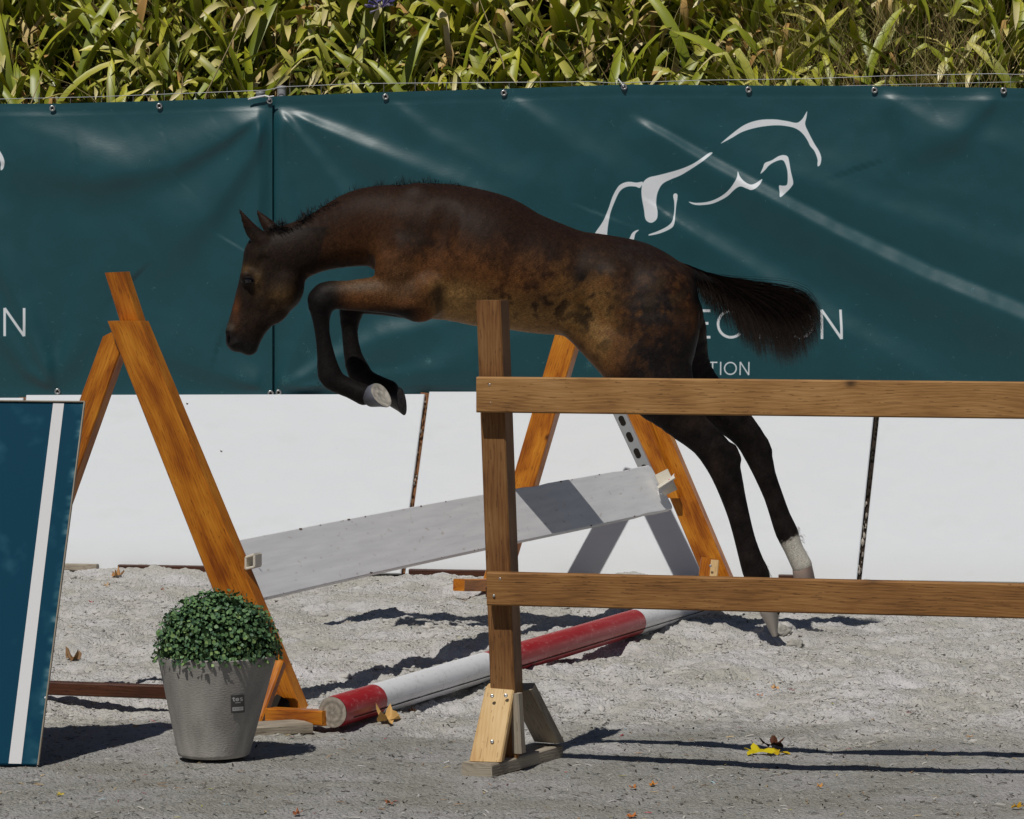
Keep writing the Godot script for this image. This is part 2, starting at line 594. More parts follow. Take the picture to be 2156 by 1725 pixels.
func wall() -> void:
	var m := StandardMaterial3D.new()
	var w := 512
	var data := PackedByteArray()
	data.resize(w * w * 3)
	var n := noise(81, 0.012, 4)
	var nf := noise(82, 0.2, 2)
	var q := 0
	for y in w:
		for x in w:
			var e := n.get_noise_2d(x, y * 1.4)
			var low := smoothstep(0.80, 1.0, float(y) / w)
			var d := maxf(0.0, n.get_noise_2d(x * 0.8 + 300.0, y * 0.8) - 0.34) * 0.03 + low * 0.03
			var sp := 0.08 if nf.get_noise_2d(x * 1.3, y * 1.3 + 90.0) > 0.80 else 0.0
			data[q] = to8(0.868 + e * 0.005 - d - sp); data[q + 1] = to8(0.884 + e * 0.005 - d * 1.1 - sp); data[q + 2] = to8(0.902 + e * 0.005 - d * 1.35 - sp)
			q += 3
	m.albedo_texture = image_texture(w, w, data)
	m.roughness = 0.38
	m.metallic_specular = 0.45
	m.heightmap_enabled = true
	m.heightmap_texture = noise_texture(83, 0.008, 3, 256)
	m.heightmap_scale = 0.04
	M.board = m
	var edge := vmat(0.9, 0.2)
	var boards := [
		[[-330, 1192], [22, 1196], [49, 838], [-300, 838], "white arena board half hidden behind the teal panel at the far left"],
		[[26, 1197], [844, 1208], [894, 830], [55, 832], "white arena board between the teal panel and the brown seam under the foal's hoof"],
		[[853, 1209], [1804, 1221], [1845, 825], [904, 825], "white arena board behind the raised plank, striped by the wing's shadow"],
		[[1814, 1222], [2480, 1232], [2520, 826], [1857, 826], "white arena board at the right, behind the brown rails"]]
	for b in boards:
		var c := []
		for k in 4:
			c.append(wall_point(b[k][0], b[k][1]))
		var at: Vector3 = (c[0] + c[1]) * 0.5
		var t := thing("white_board", Vector3(at.x, 0, at.z), b[4], "board", "white boards along the arena edge")
		put(sheet(c, 0.018), "panel", m, t)
	# the timber that shows in the seams behind the boards
	var seams := [[899, 829, 848, 1209, S(128, 88, 58), "brown splintery batten showing in the left seam of the white boards"], [1851, 829, 1809, 1221, S(52, 42, 34), "dark batten showing in the right seam of the white boards"], [52, 838, 24, 1197, S(120, 84, 56), "batten behind the far left seam of the white boards"]]
	var r := RandomNumberGenerator.new()
	r.seed = 12
	for s in seams:
		var a := wall_point(s[0], s[1], 15.517 + 0.012)
		var b := wall_point(s[2], s[3], 15.517 + 0.012)
		var t := thing("seam_batten", Vector3(b.x, 0, b.z), s[5], "batten")
		var mb := MB.new()
		mb.beam(b + Vector3(0, 0, -0.02), a + Vector3(0, 0, -0.02), Vector3.RIGHT, 0.06, 0.02)
		put(mb, "batten", wood(90 + int(s[0]) % 7, s[4].linear_to_srgb() * 1.1, s[4].linear_to_srgb(), s[4].linear_to_srgb() * 0.6, 1, 1.0, 0.9), t)
		var cb := MB.new()
		for i in 60:
			var u := r.randf()
			var p := a.lerp(b, u) + Vector3(r.randf_range(-0.010, 0.006), 0, 0.000)
			var g := r.randf_range(0.2, 0.55) if (s[0] < 1000 or u > 0.55) else 0.04
			var rgb := Color(g, g * 0.9, g * 0.78) if s[0] > 1000 or r.randf() < 0.25 else Color(0.22, 0.12, 0.065) * r.randf_range(0.6, 1.3)
			cb.ball(p, Vector3(r.randf_range(0.002, 0.007), r.randf_range(0.004, 0.015), 0.005), 4, 5, rgb)
		tag(put(cb, "dirt_crust", edge, t), "", "", "", "stuff")
	# sill timbers at the foot
	for q2 in [[130, 205, 1199], [862, 1032, 1212], [250, 470, 1204], [1640, 1700, 1222]]:
		var p0 := wall_point(q2[0], q2[2], 15.50)
		var p1 := wall_point(q2[1], q2[2] + 2, 15.50)
		p0.y = 0.006; p1.y = 0.006
		var mb := MB.new()
		mb.beam(p0, p1, Vector3.UP, 0.030, 0.04)
		tag(put(mb, "sill_timber", M.grey_wood if q2[0] == 130 else M.varnish_dark), {130: "pale timber end lying at the foot of the boards beside the teal panel", 862: "brown sill timber under the boards beneath the white plank", 250: "dark sill timber half buried under the boards behind the left wing", 1640: "short dark sill timber under the boards between the hind hooves"}[q2[0]], "timber")

# ---- banners -------------------------------------------------------------
const BASE_B := 15.84
func bpoint(x: float, y: float) -> Vector3:
	return wall_point(x, y, BASE_B, 0.0)

var creases := []

func crease(pts: Array, amp: float, w0: float, w1: float) -> void:
	creases.append([pts, amp, w0, w1])

# how far the cloth stands out towards us, in metres, at view position (x, y)
func fold(x: float, y: float) -> float:
	var s := 0.0
	for c in creases:
		var pts: Array = c[0]
		var best := 1e9
		var along := 0.0
		var side := 1.0
		for i in pts.size() - 1:
			var ax: float = pts[i][0]
			var ay: float = pts[i][1]
			var bx: float = pts[i + 1][0] - ax
			var by: float = pts[i + 1][1] - ay
			var t := clampf(((x - ax) * bx + (y - ay) * by) / (bx * bx + by * by), 0.0, 1.0)
			var dx := x - ax - bx * t
			var dy := y - ay - by * t
			var dd := dx * dx + dy * dy
			if dd < best:
				best = dd
				along = (i + t) / (pts.size() - 1)
				side = 1.0 if bx * dy - by * dx > 0.0 else -1.0
		var w: float = lerpf(c[2], c[3], along)
		var q := sqrt(best) / w
		if q > (7.0 if c[1] < 0.0 else 4.0): continue
		var fade := smoothstep(0.0, 0.18, along) * (1.0 if c[3] > c[2] * 0.9 else 1.0) * (1.0 - 0.4 * smoothstep(0.8, 1.0, along))
		# steep above, gentle below
		if c[1] < 0.0:                               # a sharp pull: an even slope above the ridge, a long fall below it
			var wm := w * 0.00215
			var up := q / 1.6
			var shape := 1.0 - up + exp(-up * 3.0) / 3.0 - 0.333 if up < 1.0 else 0.0
			if side < 0.0: shape = 0.667 * (1.0 - smoothstep(0.12, 1.1, up * 0.82 + 0.08)) * 1.0
			else: shape = 0.667 * exp(-q * q * 0.10)
			s += -c[1] * 1.6 * wm * shape * smoothstep(0.0, 0.12, along)
			continue
		var prof := exp(-q * q * (1.6 if side < 0.0 else 0.35))
		s += c[1] * 1.25 * prof * fade
	return s

func raster(cov: PackedFloat32Array, w: int, h: int, poly: PackedVector2Array) -> void:
	var lo := 1e9
	var hi := -1e9
	for p in poly:
		lo = minf(lo, p.y); hi = maxf(hi, p.y)
	for y in range(maxi(0, int(lo)), mini(h - 1, int(hi) + 1) + 1):
		for sub in 4:
			var yy := y + (sub + 0.5) / 4.0
			var xs := []
			for i in poly.size():
				var a := poly[i]
				var b := poly[(i + 1) % poly.size()]
				if (a.y <= yy) != (b.y <= yy):
					xs.append(a.x + (yy - a.y) / (b.y - a.y) * (b.x - a.x))
			xs.sort()
			for k in range(0, xs.size() - 1, 2):
				var x0: float = maxf(xs[k], 0.0)
				var x1: float = minf(xs[k + 1], w - 1.0)
				for x in range(int(x0), int(x1) + 1):
					var f := minf(x + 1.0, x1) - maxf(x, x0)
					if f > 0.0: cov[y * w + x] += 0.25 * f

func smooth_loop(pts: Array, n := 5) -> PackedVector2Array:
	var out := PackedVector2Array()
	var m := pts.size()
	for i in m:
		var p0 := Vector2(pts[(i + m - 1) % m][0], pts[(i + m - 1) % m][1])
		var p1 := Vector2(pts[i][0], pts[i][1])
		var p2 := Vector2(pts[(i + 1) % m][0], pts[(i + 1) % m][1])
		var p3 := Vector2(pts[(i + 2) % m][0], pts[(i + 2) % m][1])
		for k in n:
			out.append(p1.cubic_interpolate(p2, p0, p3, float(k) / n))
	return out

func stroke(a: Vector2, b: Vector2, w: float) -> PackedVector2Array:
	var n := (b - a).normalized().orthogonal() * w * 0.5
	return PackedVector2Array([a + n, b + n, b - n, a - n])

func arc_ring(c: Vector2, r: Vector2, a0: float, a1: float, w: float) -> PackedVector2Array:
	var out := PackedVector2Array()
	for i in 33:
		var a := deg_to_rad(lerpf(a0, a1, i / 32.0))
		out.append(c + Vector2(cos(a) * (r.x), sin(a) * r.y))
	for i in 33:
		var a := deg_to_rad(lerpf(a1, a0, i / 32.0))
		out.append(c + Vector2(cos(a) * (r.x - w), sin(a) * (r.y - w)))
	return out

# thin capital letters: returns polygons and the advance; x from the left, y of the top, height h, stroke w
func letter(ch: String, x: float, y: float, h: float, w: float) -> Array:
	var p := []
	var adv := 0.0
	var b := y + h
	match ch:
		"E":
			adv = h * 0.60
			p = [stroke(Vector2(x + w / 2, y), Vector2(x + w / 2, b), w), stroke(Vector2(x, y + w / 2), Vector2(x + adv, y + w / 2), w), stroke(Vector2(x, y + h * 0.48), Vector2(x + adv * 0.88, y + h * 0.48), w), stroke(Vector2(x, b - w / 2), Vector2(x + adv, b - w / 2), w)]
		"L":
			adv = h * 0.56
			p = [stroke(Vector2(x + w / 2, y), Vector2(x + w / 2, b), w), stroke(Vector2(x, b - w / 2), Vector2(x + adv, b - w / 2), w)]
		"T":
			adv = h * 0.74
			p = [stroke(Vector2(x + adv / 2, y), Vector2(x + adv / 2, b), w), stroke(Vector2(x, y + w / 2), Vector2(x + adv, y + w / 2), w)]
		"I":
			adv = w
			p = [stroke(Vector2(x + w / 2, y), Vector2(x + w / 2, b), w)]
		"N":
			adv = h * 0.78
			p = [stroke(Vector2(x + w / 2, y), Vector2(x + w / 2, b), w), stroke(Vector2(x + adv - w / 2, y), Vector2(x + adv - w / 2, b), w), stroke(Vector2(x + w * 0.5, y + w * 0.1), Vector2(x + adv - w * 0.5, b - w * 0.1), w)]
		"O":
			adv = h * 1.02
			p = [arc_ring(Vector2(x + adv / 2, y + h / 2), Vector2(adv / 2, h / 2), 0, 359.9, w)]
		"C":
			adv = h * 0.92
			p = [arc_ring(Vector2(x + h * 0.5, y + h / 2), Vector2(h * 0.5, h / 2), 45, 315, w)]
		"S":
			adv = h * 0.56
			p = [arc_ring(Vector2(x + adv / 2, y + h * 0.27), Vector2(adv / 2, h * 0.27), 90, 330, w), arc_ring(Vector2(x + adv / 2, y + h * 0.73 - w * 0.5), Vector2(adv / 2, h * 0.27 + w * 0.5), -90, 150, w)]
		"A":
			adv = h * 0.86
			p = [stroke(Vector2(x + w / 2, b), Vector2(x + adv / 2, y), w), stroke(Vector2(x + adv - w / 2, b), Vector2(x + adv / 2, y), w), stroke(Vector2(x + adv * 0.2, y + h * 0.66), Vector2(x + adv * 0.8, y + h * 0.66), w)]
		"U":
			adv = h * 0.74
			p = [stroke(Vector2(x + w / 2, y), Vector2(x + w / 2, b - h * 0.36), w), stroke(Vector2(x + adv - w / 2, y), Vector2(x + adv - w / 2, b - h * 0.36), w), arc_ring(Vector2(x + adv / 2, b - h * 0.37), Vector2(adv / 2, h * 0.37), 0, 180, w)]
	return [p, adv]

func banners() -> void:
	var w := 2048
	var h := 744
	# the right banner spans these view positions; the print is laid out on it and used for both
	var xl := bpoint(576, 400).x
	var xr := bpoint(2296, 400).x
	var top := 2.205
	var tall := 1.42
	var to_tex := func(x: float, y: float) -> Vector2:
		var p := bpoint(x, y)
		return Vector2((p.x - xl) / (xr - xl) * w, (top - p.y) / tall * h)
	var cov := PackedFloat32Array()
	cov.resize(w * h)
	var shapes := [
		[[1040, 388], [1130, 312], [1220, 250], [1320, 218], [1430, 212], [1530, 225], [1600, 238], [1640, 213], [1662, 180], [1680, 152], [1674, 200], [1665, 250], [1690, 310], [1730, 390], [1765, 450], [1779, 500], [1770, 548], [1752, 563], [1748, 545], [1750, 510], [1730, 450], [1700, 412], [1680, 370], [1650, 325], [1610, 290], [1560, 270], [1480, 258], [1400, 260], [1300, 275], [1200, 305], [1120, 350], [1060, 382]],
		[[976, 458], [965, 475], [900, 522], [820, 577], [740, 627], [670, 657], [620, 682], [590, 712], [565, 770], [558, 840], [566, 900], [560, 950], [530, 978], [500, 977], [475, 950], [465, 880], [450, 800], [447, 730], [460, 680], [500, 645], [560, 630], [640, 610], [740, 580], [820, 545], [890, 500], [950, 462]],
		[[457, 677], [436, 721], [400, 712], [350, 711], [310, 726], [280, 756], [250, 820], [220, 900], [202, 980], [193, 1060], [190, 1130], [70, 1130], [100, 1060], [160, 970], [200, 880], [230, 790], [265, 722], [300, 690], [350, 676], [410, 682]],
		[[429, 1034], [402, 1062], [388, 1110], [350, 1120], [362, 1090], [376, 1060], [400, 1040]],
		[[702, 762], [688, 768], [685, 790], [692, 830], [690, 900], [670, 970], [630, 1010], [560, 1045], [503, 1066], [508, 1075], [580, 1060], [650, 1030], [682, 1000], [697, 930], [706, 860], [717, 790], [714, 768]],
		[[799, 824], [850, 832], [920, 828], [980, 812], [1040, 780], [1090, 735], [1130, 675], [1150, 635], [1161, 598], [1172, 635], [1200, 672], [1245, 697], [1290, 686], [1340, 656], [1325, 690], [1290, 722], [1250, 739], [1215, 727], [1170, 712], [1130, 735], [1080, 785], [1020, 820], [960, 842], [880, 850], [830, 843]],
		[[1327, 617], [1345, 570], [1360, 537], [1410, 517], [1460, 487], [1500, 478], [1530, 490], [1540, 530], [1549, 600], [1566, 680], [1556, 710], [1520, 752], [1467, 792], [1466, 750], [1463, 705], [1490, 706], [1520, 697], [1525, 640], [1520, 580], [1500, 525], [1470, 516], [1420, 535], [1385, 560], [1360, 590]]]
	for s in shapes:
		var pts := []
		for q in s:
			var t: Vector2 = to_tex.call(1223.2 + q[0] * 0.28367, 191.1 + q[1] * 0.28367)
			pts.append([t.x, t.y])
		raster(cov, w, h, smooth_loop(pts))
	# two lines of lettering, set so that their last letters stand where the photograph shows them
	for line in [["SELECTION", 1772.0, 652.0, 714.0, 0.095, 0.22], ["AUCTION", 1577.0, 762.0, 790.0, 0.105, 0.20]]:
		var a: Vector2 = to_tex.call(line[1], line[2])
		var b: Vector2 = to_tex.call(line[1], line[3])
		var hh := b.y - a.y
		var total := 0.0
		for ch in line[0]:
			total += letter(ch, 0, 0, hh, hh * line[4])[1] + hh * line[5]
		var x: float = a.x - total + hh * line[5]
		for ch in line[0]:
			var l := letter(ch, x, a.y, hh, hh * line[4])
			for poly in l[0]: raster(cov, w, h, poly)
			x += l[1] + hh * line[5]
	var r := RandomNumberGenerator.new()
	r.seed = 41
	var wear := PackedFloat32Array()
	wear.resize(w * h)
	for i in 1500:                                   # scuffs and specks, thickest low down
		var cx := r.randf_range(0, w)
		var cy := h * (1.0 - pow(r.randf(), 2.0))
		var n := 1 if r.randf() < 0.8 else r.randi_range(3, 9)
		var ang := r.randf() * TAU
		for k in n:
			var px := int(cx + cos(ang) * k + r.randf() * 1.3)
			var py := int(cy + sin(ang) * k + r.randf() * 1.3)
			if px >= 0 and px < w and py >= 0 and py < h: wear[py * w + px] = maxf(wear[py * w + px], r.randf_range(0.08, 0.55))
	for sc in [[560, 690, 40], [650, 740, 26], [1072, 215, 40], [505, 800, 22], [600, 800, 20], [760, 780, 14], [1240, 770, 18], [900, 760, 12]]:
		for side in [0.0, 1724.0]:
			var t: Vector2 = to_tex.call(sc[0] + (side if sc[0] < 576 else 0.0), sc[1])
			for k in 90:
				var px := int(t.x + r.randfn() * sc[2] * 0.35)
				var py := int(t.y + r.randfn() * sc[2] * 0.35)
				if px >= 0 and px < w and py >= 0 and py < h: wear[py * w + px] = maxf(wear[py * w + px], r.randf_range(0.02, 0.4))
	var data := PackedByteArray()
	data.resize(w * h * 3)
	var nt := noise(45, 0.01, 4)
	var teal := Color8(14, 70, 78)
	var q := 0
	for y in h:
		for x in w:
			var k := y * w + x
			var weave := (0.02 if (x + y) % 2 == 0 else -0.02) + (r.randf() - 0.5) * 0.05
			var c := teal * (1.0 + nt.get_noise_2d(x, y) * 0.04 + weave)
			var f := minf(cov[k], 1.0)
			c = c.lerp(Color(0.88, 0.89, 0.91), f)
			c = c.lerp(Color(0.75, 0.78, 0.78), wear[k] * (1.0 - f))
			data[q] = to8(c.r); data[q + 1] = to8(c.g); data[q + 2] = to8(c.b)
			q += 3
	var m := StandardMaterial3D.new()
	m.albedo_texture = image_texture(w, h, data)
	m.roughness = 0.42
	m.metallic_specular = 0.56
	m.texture_repeat = false
	m.heightmap_enabled = true
	m.heightmap_texture = noise_texture(46, 0.25, 2, 512)
	m.heightmap_scale = 0.02
	crease([[1310, 244], [1400, 296], [1480, 346], [1600, 416], [1750, 498], [1950, 597], [2200, 702]], -0.80, 10, 24)
	crease([[1300, 560], [1560, 690], [1800, 800]], 0.014, 50, 80)
	crease([[1500, 300], [1900, 400], [2250, 480]], 0.012, 60, 90)
	crease([[1340, 430], [1560, 560], [1760, 690], [2000, 830]], 0.016, 26, 50)
	crease([[1560, 330], [1800, 430], [2050, 520], [2300, 590]], 0.012, 34, 60)
	# pulls that fan out from the corners and the eyelets
	crease([[580, 226], [680, 275], [800, 330], [960, 400], [1100, 520]], 0.024, 10, 60)
	crease([[580, 226], [612, 275], [660, 335], [720, 420], [760, 520]], 0.026, 9, 52)
	crease([[580, 226], [590, 330], [610, 470], [640, 600]], 0.016, 10, 46)
	crease([[584, 826], [680, 770], [800, 715], [960, 680]], 0.022, 10, 50)
	crease([[584, 826], [760, 800], [980, 780]], 0.012, 8, 34)
	crease([[584, 826], [620, 740], [680, 640]], 0.012, 8, 40)
	crease([[118, 822], [80, 740], [40, 640], [-20, 500], [-60, 380]], 0.028, 10, 40)
	crease([[118, 822], [60, 780], [0, 700], [-60, 600]], 0.020, 9, 40)
	crease([[118, 822], [160, 700], [180, 560], [170, 440]], 0.014, 10, 60)
	crease([[568, 222], [470, 290], [360, 345], [200, 370], [40, 350]], 0.026, 12, 64)
	crease([[568, 222], [520, 330], [440, 440], [330, 540]], 0.026, 10, 60)
	crease([[568, 222], [550, 380], [520, 540], [480, 660]], 0.018, 10, 60)
	crease([[568, 822], [450, 780], [300, 720]], 0.014, 10, 50)
	crease([[0, 260], [200, 330], [420, 470]], 0.012, 50, 70)
	crease([[811, 204], [900, 290], [1020, 360], [1180, 420]], 0.012, 14, 70)
	crease([[1060, 196], [1180, 300], [1330, 400]], 0.012, 14, 70)
	crease([[2112, 190], [2000, 290], [1880, 330]], 0.014, 14, 60)
	crease([[1840, 190], [1960, 270], [2150, 330]], 0.012, 14, 60)
	crease([[840, 800], [1000, 740], [1200, 700]], 0.012, 40, 60)
	var tops := [[-1160, 232], [0, 219], [110, 219], [334, 213], [568, 205], [578, 203], [700, 198], [811, 194], [1060, 187], [1313, 178], [1575, 180], [1840, 181], [2112, 185], [2300, 189]]
	var top_at := func(x: float) -> float:
		for i in tops.size() - 1:
			if x <= tops[i + 1][0]:
				return lerpf(tops[i][1], tops[i + 1][1], (x - tops[i][0]) / (tops[i + 1][0] - tops[i][0]))
		return 189.0
	var n_soft := noise(48, 0.006, 3)
	for side in 2:
		var x0 := 558.0 if side == 0 else -1132.0
		var x1 := 2298.0 if side == 0 else 572.0
		var origin := bpoint((x0 + x1) / 2, 830)
		var t := thing("banner", Vector3(origin.x, origin.y, origin.z), ["long teal banner with the white jumping horse emblem, to the right of the vertical join", "teal banner ending in the letters ON, to the left of the vertical join"][side], "banner", "teal banners on the wire fence")
		var mb := MB.new()
		var nx := 330
		var ny := 130
		var shift := xl - bpoint(577.0, 400).x
		var left_x := bpoint(x0, 400).x
		for j in ny + 1:
			for i in nx + 1:
				var x := lerpf(x0, x1, float(i) / nx)
				var ty: float = top_at.call(x)
				var y := lerpf(ty, 838.0, float(j) / ny)
				var p := bpoint(x, y)
				var e := minf(minf(i, nx - i) / 6.0, minf(j, ny - j) / 5.0)
				var out := fold(x, y) + n_soft.get_noise_2d(x, y) * 0.004
				if j == 1: out += 0.002
				if j == 4: out -= 0.002
				var s := clampf(e, 0.15, 1.0)
				var u := (p.x - xl) / (xr - xl) if side == 0 else (p.x - left_x) / (bpoint(x1, 400).x - left_x)
				mb.vert(p + Vector3(0.17, 0, 0.98) * (out * s + (0.0 if side == 0 else 0.024)), Vector2(u, (top - p.y) / tall))
		for j in ny:
			for i in nx:
				var a := j * (nx + 1) + i
				mb.quad_i(a, a + nx + 1, a + nx + 2, a + 1)
		put(mb, "cloth", m, t)
		var eyes := [[811, 204], [1060, 196], [1313, 183], [1575, 189], [1840, 190], [2112, 191], [586, 827]] if side == 0 else [[109, 229], [334, 224], [566, 213], [120, 824], [568, 828], [-120, 230]]
		for ey in eyes:
			var p := bpoint(ey[0], ey[1]) + Vector3(0.17, 0, 0.98) * (fold(ey[0], ey[1]) + (0.010 if side == 0 else 0.034))
			put(torus_mb(p, 0.0105, 0.0046), "eyelet", M.steel, t)
			var hole := MB.new()
			hole.ball(p - Vector3(0, 0, 0.002), Vector3(0.006, 0.006, 0.001), 6, 10)
			put(hole, "eyelet_hole", M.dark, t)
		if side == 0:
			var tie := MB.new()
			var p := bpoint(1313, 183) + Vector3(0, 0, 0.022)
			tie.tube([p, p + Vector3(-0.012, 0.018, 0.004), p + Vector3(-0.025, 0.036, -0.01)], [0.003, 0.0035, 0.003])
			put(tie, "cable_tie", M.white_paint, t)
		else:
			var tie := MB.new()
			var p := bpoint(568, 212) + Vector3(0, 0, 0.042)
			tie.tube([p, p + Vector3(0.0, 0.016, 0.004), p + Vector3(0.022, 0.020, 0.002)], [0.003, 0.004, 0.003])
			tie.tube([p + Vector3(0.0, 0.016, 0.004), p + Vector3(-0.02, 0.022, -0.002), p + Vector3(-0.08, 0.010, -0.01), p + Vector3(-0.10, 0.004, -0.01)], [0.004, 0.004, 0.005, 0.004])
			put(tie, "cord_tie", M.white_paint, t)

func torus_mb(p: Vector3, R: float, r: float) -> MB:
	var mb := MB.new()
	var n0 := 0
	for i in 16:
		var a := TAU * i / 16
		var rad := Vector3(cos(a), sin(a), 0)
		for k in 6:
			var b := TAU * k / 6
			mb.vert(p + rad * (R + r * cos(b)) + Vector3(0, 0, r * 0.7 * sin(b)))
	for i in 16:
		for k in 6:
			mb.quad_i(n0 + i * 6 + k, n0 + ((i + 1) % 16) * 6 + k, n0 + ((i + 1) % 16) * 6 + (k + 1) % 6, n0 + i * 6 + (k + 1) % 6)
	return mb

func wire_fence() -> void:
	for q in [[548, 193, "shorter grey steel pipe top left of the banner join"], [593, 181, "taller grey steel pipe top right of the banner join"]]:
		var p := wall_point(q[0], q[1], BASE_B + 0.06, 0.0)
		var t := thing("fence_post", Vector3(p.x, 0, p.z), q[2], "post", "steel posts behind the banners")
		var mb := MB.new()
		mb.lathe(Vector3(p.x, 0, p.z), [[0.021, -0.1], [0.021, p.y - 0.012], [0.023, p.y - 0.012], [0.023, p.y - 0.002], [0.020, p.y], [0.0, p.y + 0.002]], 16)
		put(mb, "pipe", M.metal, t)
	var t := thing("wire_fence", Vector3(0, 0, -(BASE_B + 0.03)), "thin galvanised wire mesh fence showing just above the teal banners", "fence")
	var wires := MB.new()
	var tops := [[-400, 218], [200, 204], [560, 190], [593, 183], [760, 176], [1000, 174], [1250, 172], [1290, 175], [1480, 169], [1700, 166], [1860, 160], [2100, 155], [2140, 157], [2250, 152], [2500, 145]]
	var line := []
	var rad := []
	for q in tops:
		line.append(wall_point(q[0], q[1], BASE_B + 0.02, 0.0)); rad.append(0.0016)
	put_tube(line, rad, "top_wire", t)
	line = []; rad = []
	for q in [[1700, 183], [1900, 178], [2200, 171], [2400, 168]]:
		line.append(wall_point(q[0], q[1], BASE_B + 0.04, 0.0)); rad.append(0.0014)
	put_tube(line, rad, "lower_wire", t)
	var x := -380.0
	var k := 0
	while x < 2480.0:
		var y := 0.0
		for i in tops.size() - 1:
			if x <= tops[i + 1][0]:
				y = lerpf(tops[i][1], tops[i + 1][1], (x - tops[i][0]) / (tops[i + 1][0] - tops[i][0]))
				break
		var a := wall_point(x, y - (9.0 if k % 2 else 1.0), BASE_B + 0.022, 0.0)
		wires.tube([a, Vector3(a.x, 0.9, a.z)], [0.0010, 0.0010], 4)
		x += 66.0
		k += 1
	put(wires, "mesh_wires", M.metal, t)

func put_tube(line: Array, rad: Array, called: String, t: Node3D) -> void:
	var mb := MB.new()
	mb.tube(line, rad, 5)
	put(mb, called, M.metal, t)

# ---- plants on the bank ----------------------------------------------------
func leaf_mesh(seed_: int, style: int, c0: Color, c1: Color, tip: Color) -> ArrayMesh:
	var r := RandomNumberGenerator.new()
	r.seed = seed_
	var mb := MB.new()
	var n := 11
	var p := Vector3.ZERO
	var ang := deg_to_rad(r.randf_range(66, 84))        # above the horizontal, leaving along +x
	var length := r.randf_range(0.5, 0.82)
	var bend := r.randf_range(0.05, 0.10)
	var fold_at := r.randi_range(6, 8)
	var tw := r.randf_range(-0.12, 0.12)
	var roll := r.randf_range(-0.3, 0.3)
	for i in n + 1:
		var t := float(i) / n
		var w := 0.0245 * (0.55 + 0.9 * t) if t < 0.45 else 0.0245 * lerpf(0.955, 1.0, minf((t - 0.45) * 4.0, 1.0))
		w *= sqrt(maxf(0.0, 1.0 - pow(maxf(t - 0.62, 0.0) / 0.38, 2.2)))
		if style == 2: w *= 0.75 + 0.35 * sin(i * 2.3 + seed_)
		var dirv := Vector3(cos(ang), sin(ang), 0)
		var up := Vector3(-sin(ang), cos(ang), 0)
		roll += tw + (r.randf_range(-0.5, 0.5) if style == 2 else 0.0)
		var side := (Vector3(0, 0, 1) * cos(roll) + up * sin(roll))
		var nrm := (up * cos(roll) - Vector3(0, 0, 1) * sin(roll))
		var f := 0.35 * w if style != 2 else 0.8 * w * sin(i * 1.7)
		var col := c0.lerp(c1, smoothstep(0.1, 0.7, t)).lerp(tip, smoothstep(0.66, 1.0, t))
		col *= 1.0 + r.randf_range(-0.06, 0.06)
		mb.vert(p - side * w + nrm * f, Vector2(0, t), col)
		mb.vert(p, Vector2(0.5, t), col * 0.92)
		mb.vert(p + side * w + nrm * f, Vector2(1, t), col)
		p += dirv * length / n
		if style == 0: ang -= bend * (0.6 + t)
		elif style == 1: ang -= bend * 0.7 + (1.25 if i == fold_at else (0.5 if i == fold_at + 1 else 0.0))
		elif style == 2: ang -= bend * 1.1 + (0.75 if i >= fold_at - 2 and i < fold_at + 1 else 0.0)
		else: ang -= bend * (1.3 + 2.2 * t)
	for i in n:
		for k in 2:
			var a := i * 3 + k
			mb.quad_i(a, a + 1, a + 4, a + 3)
	return mb.mesh()

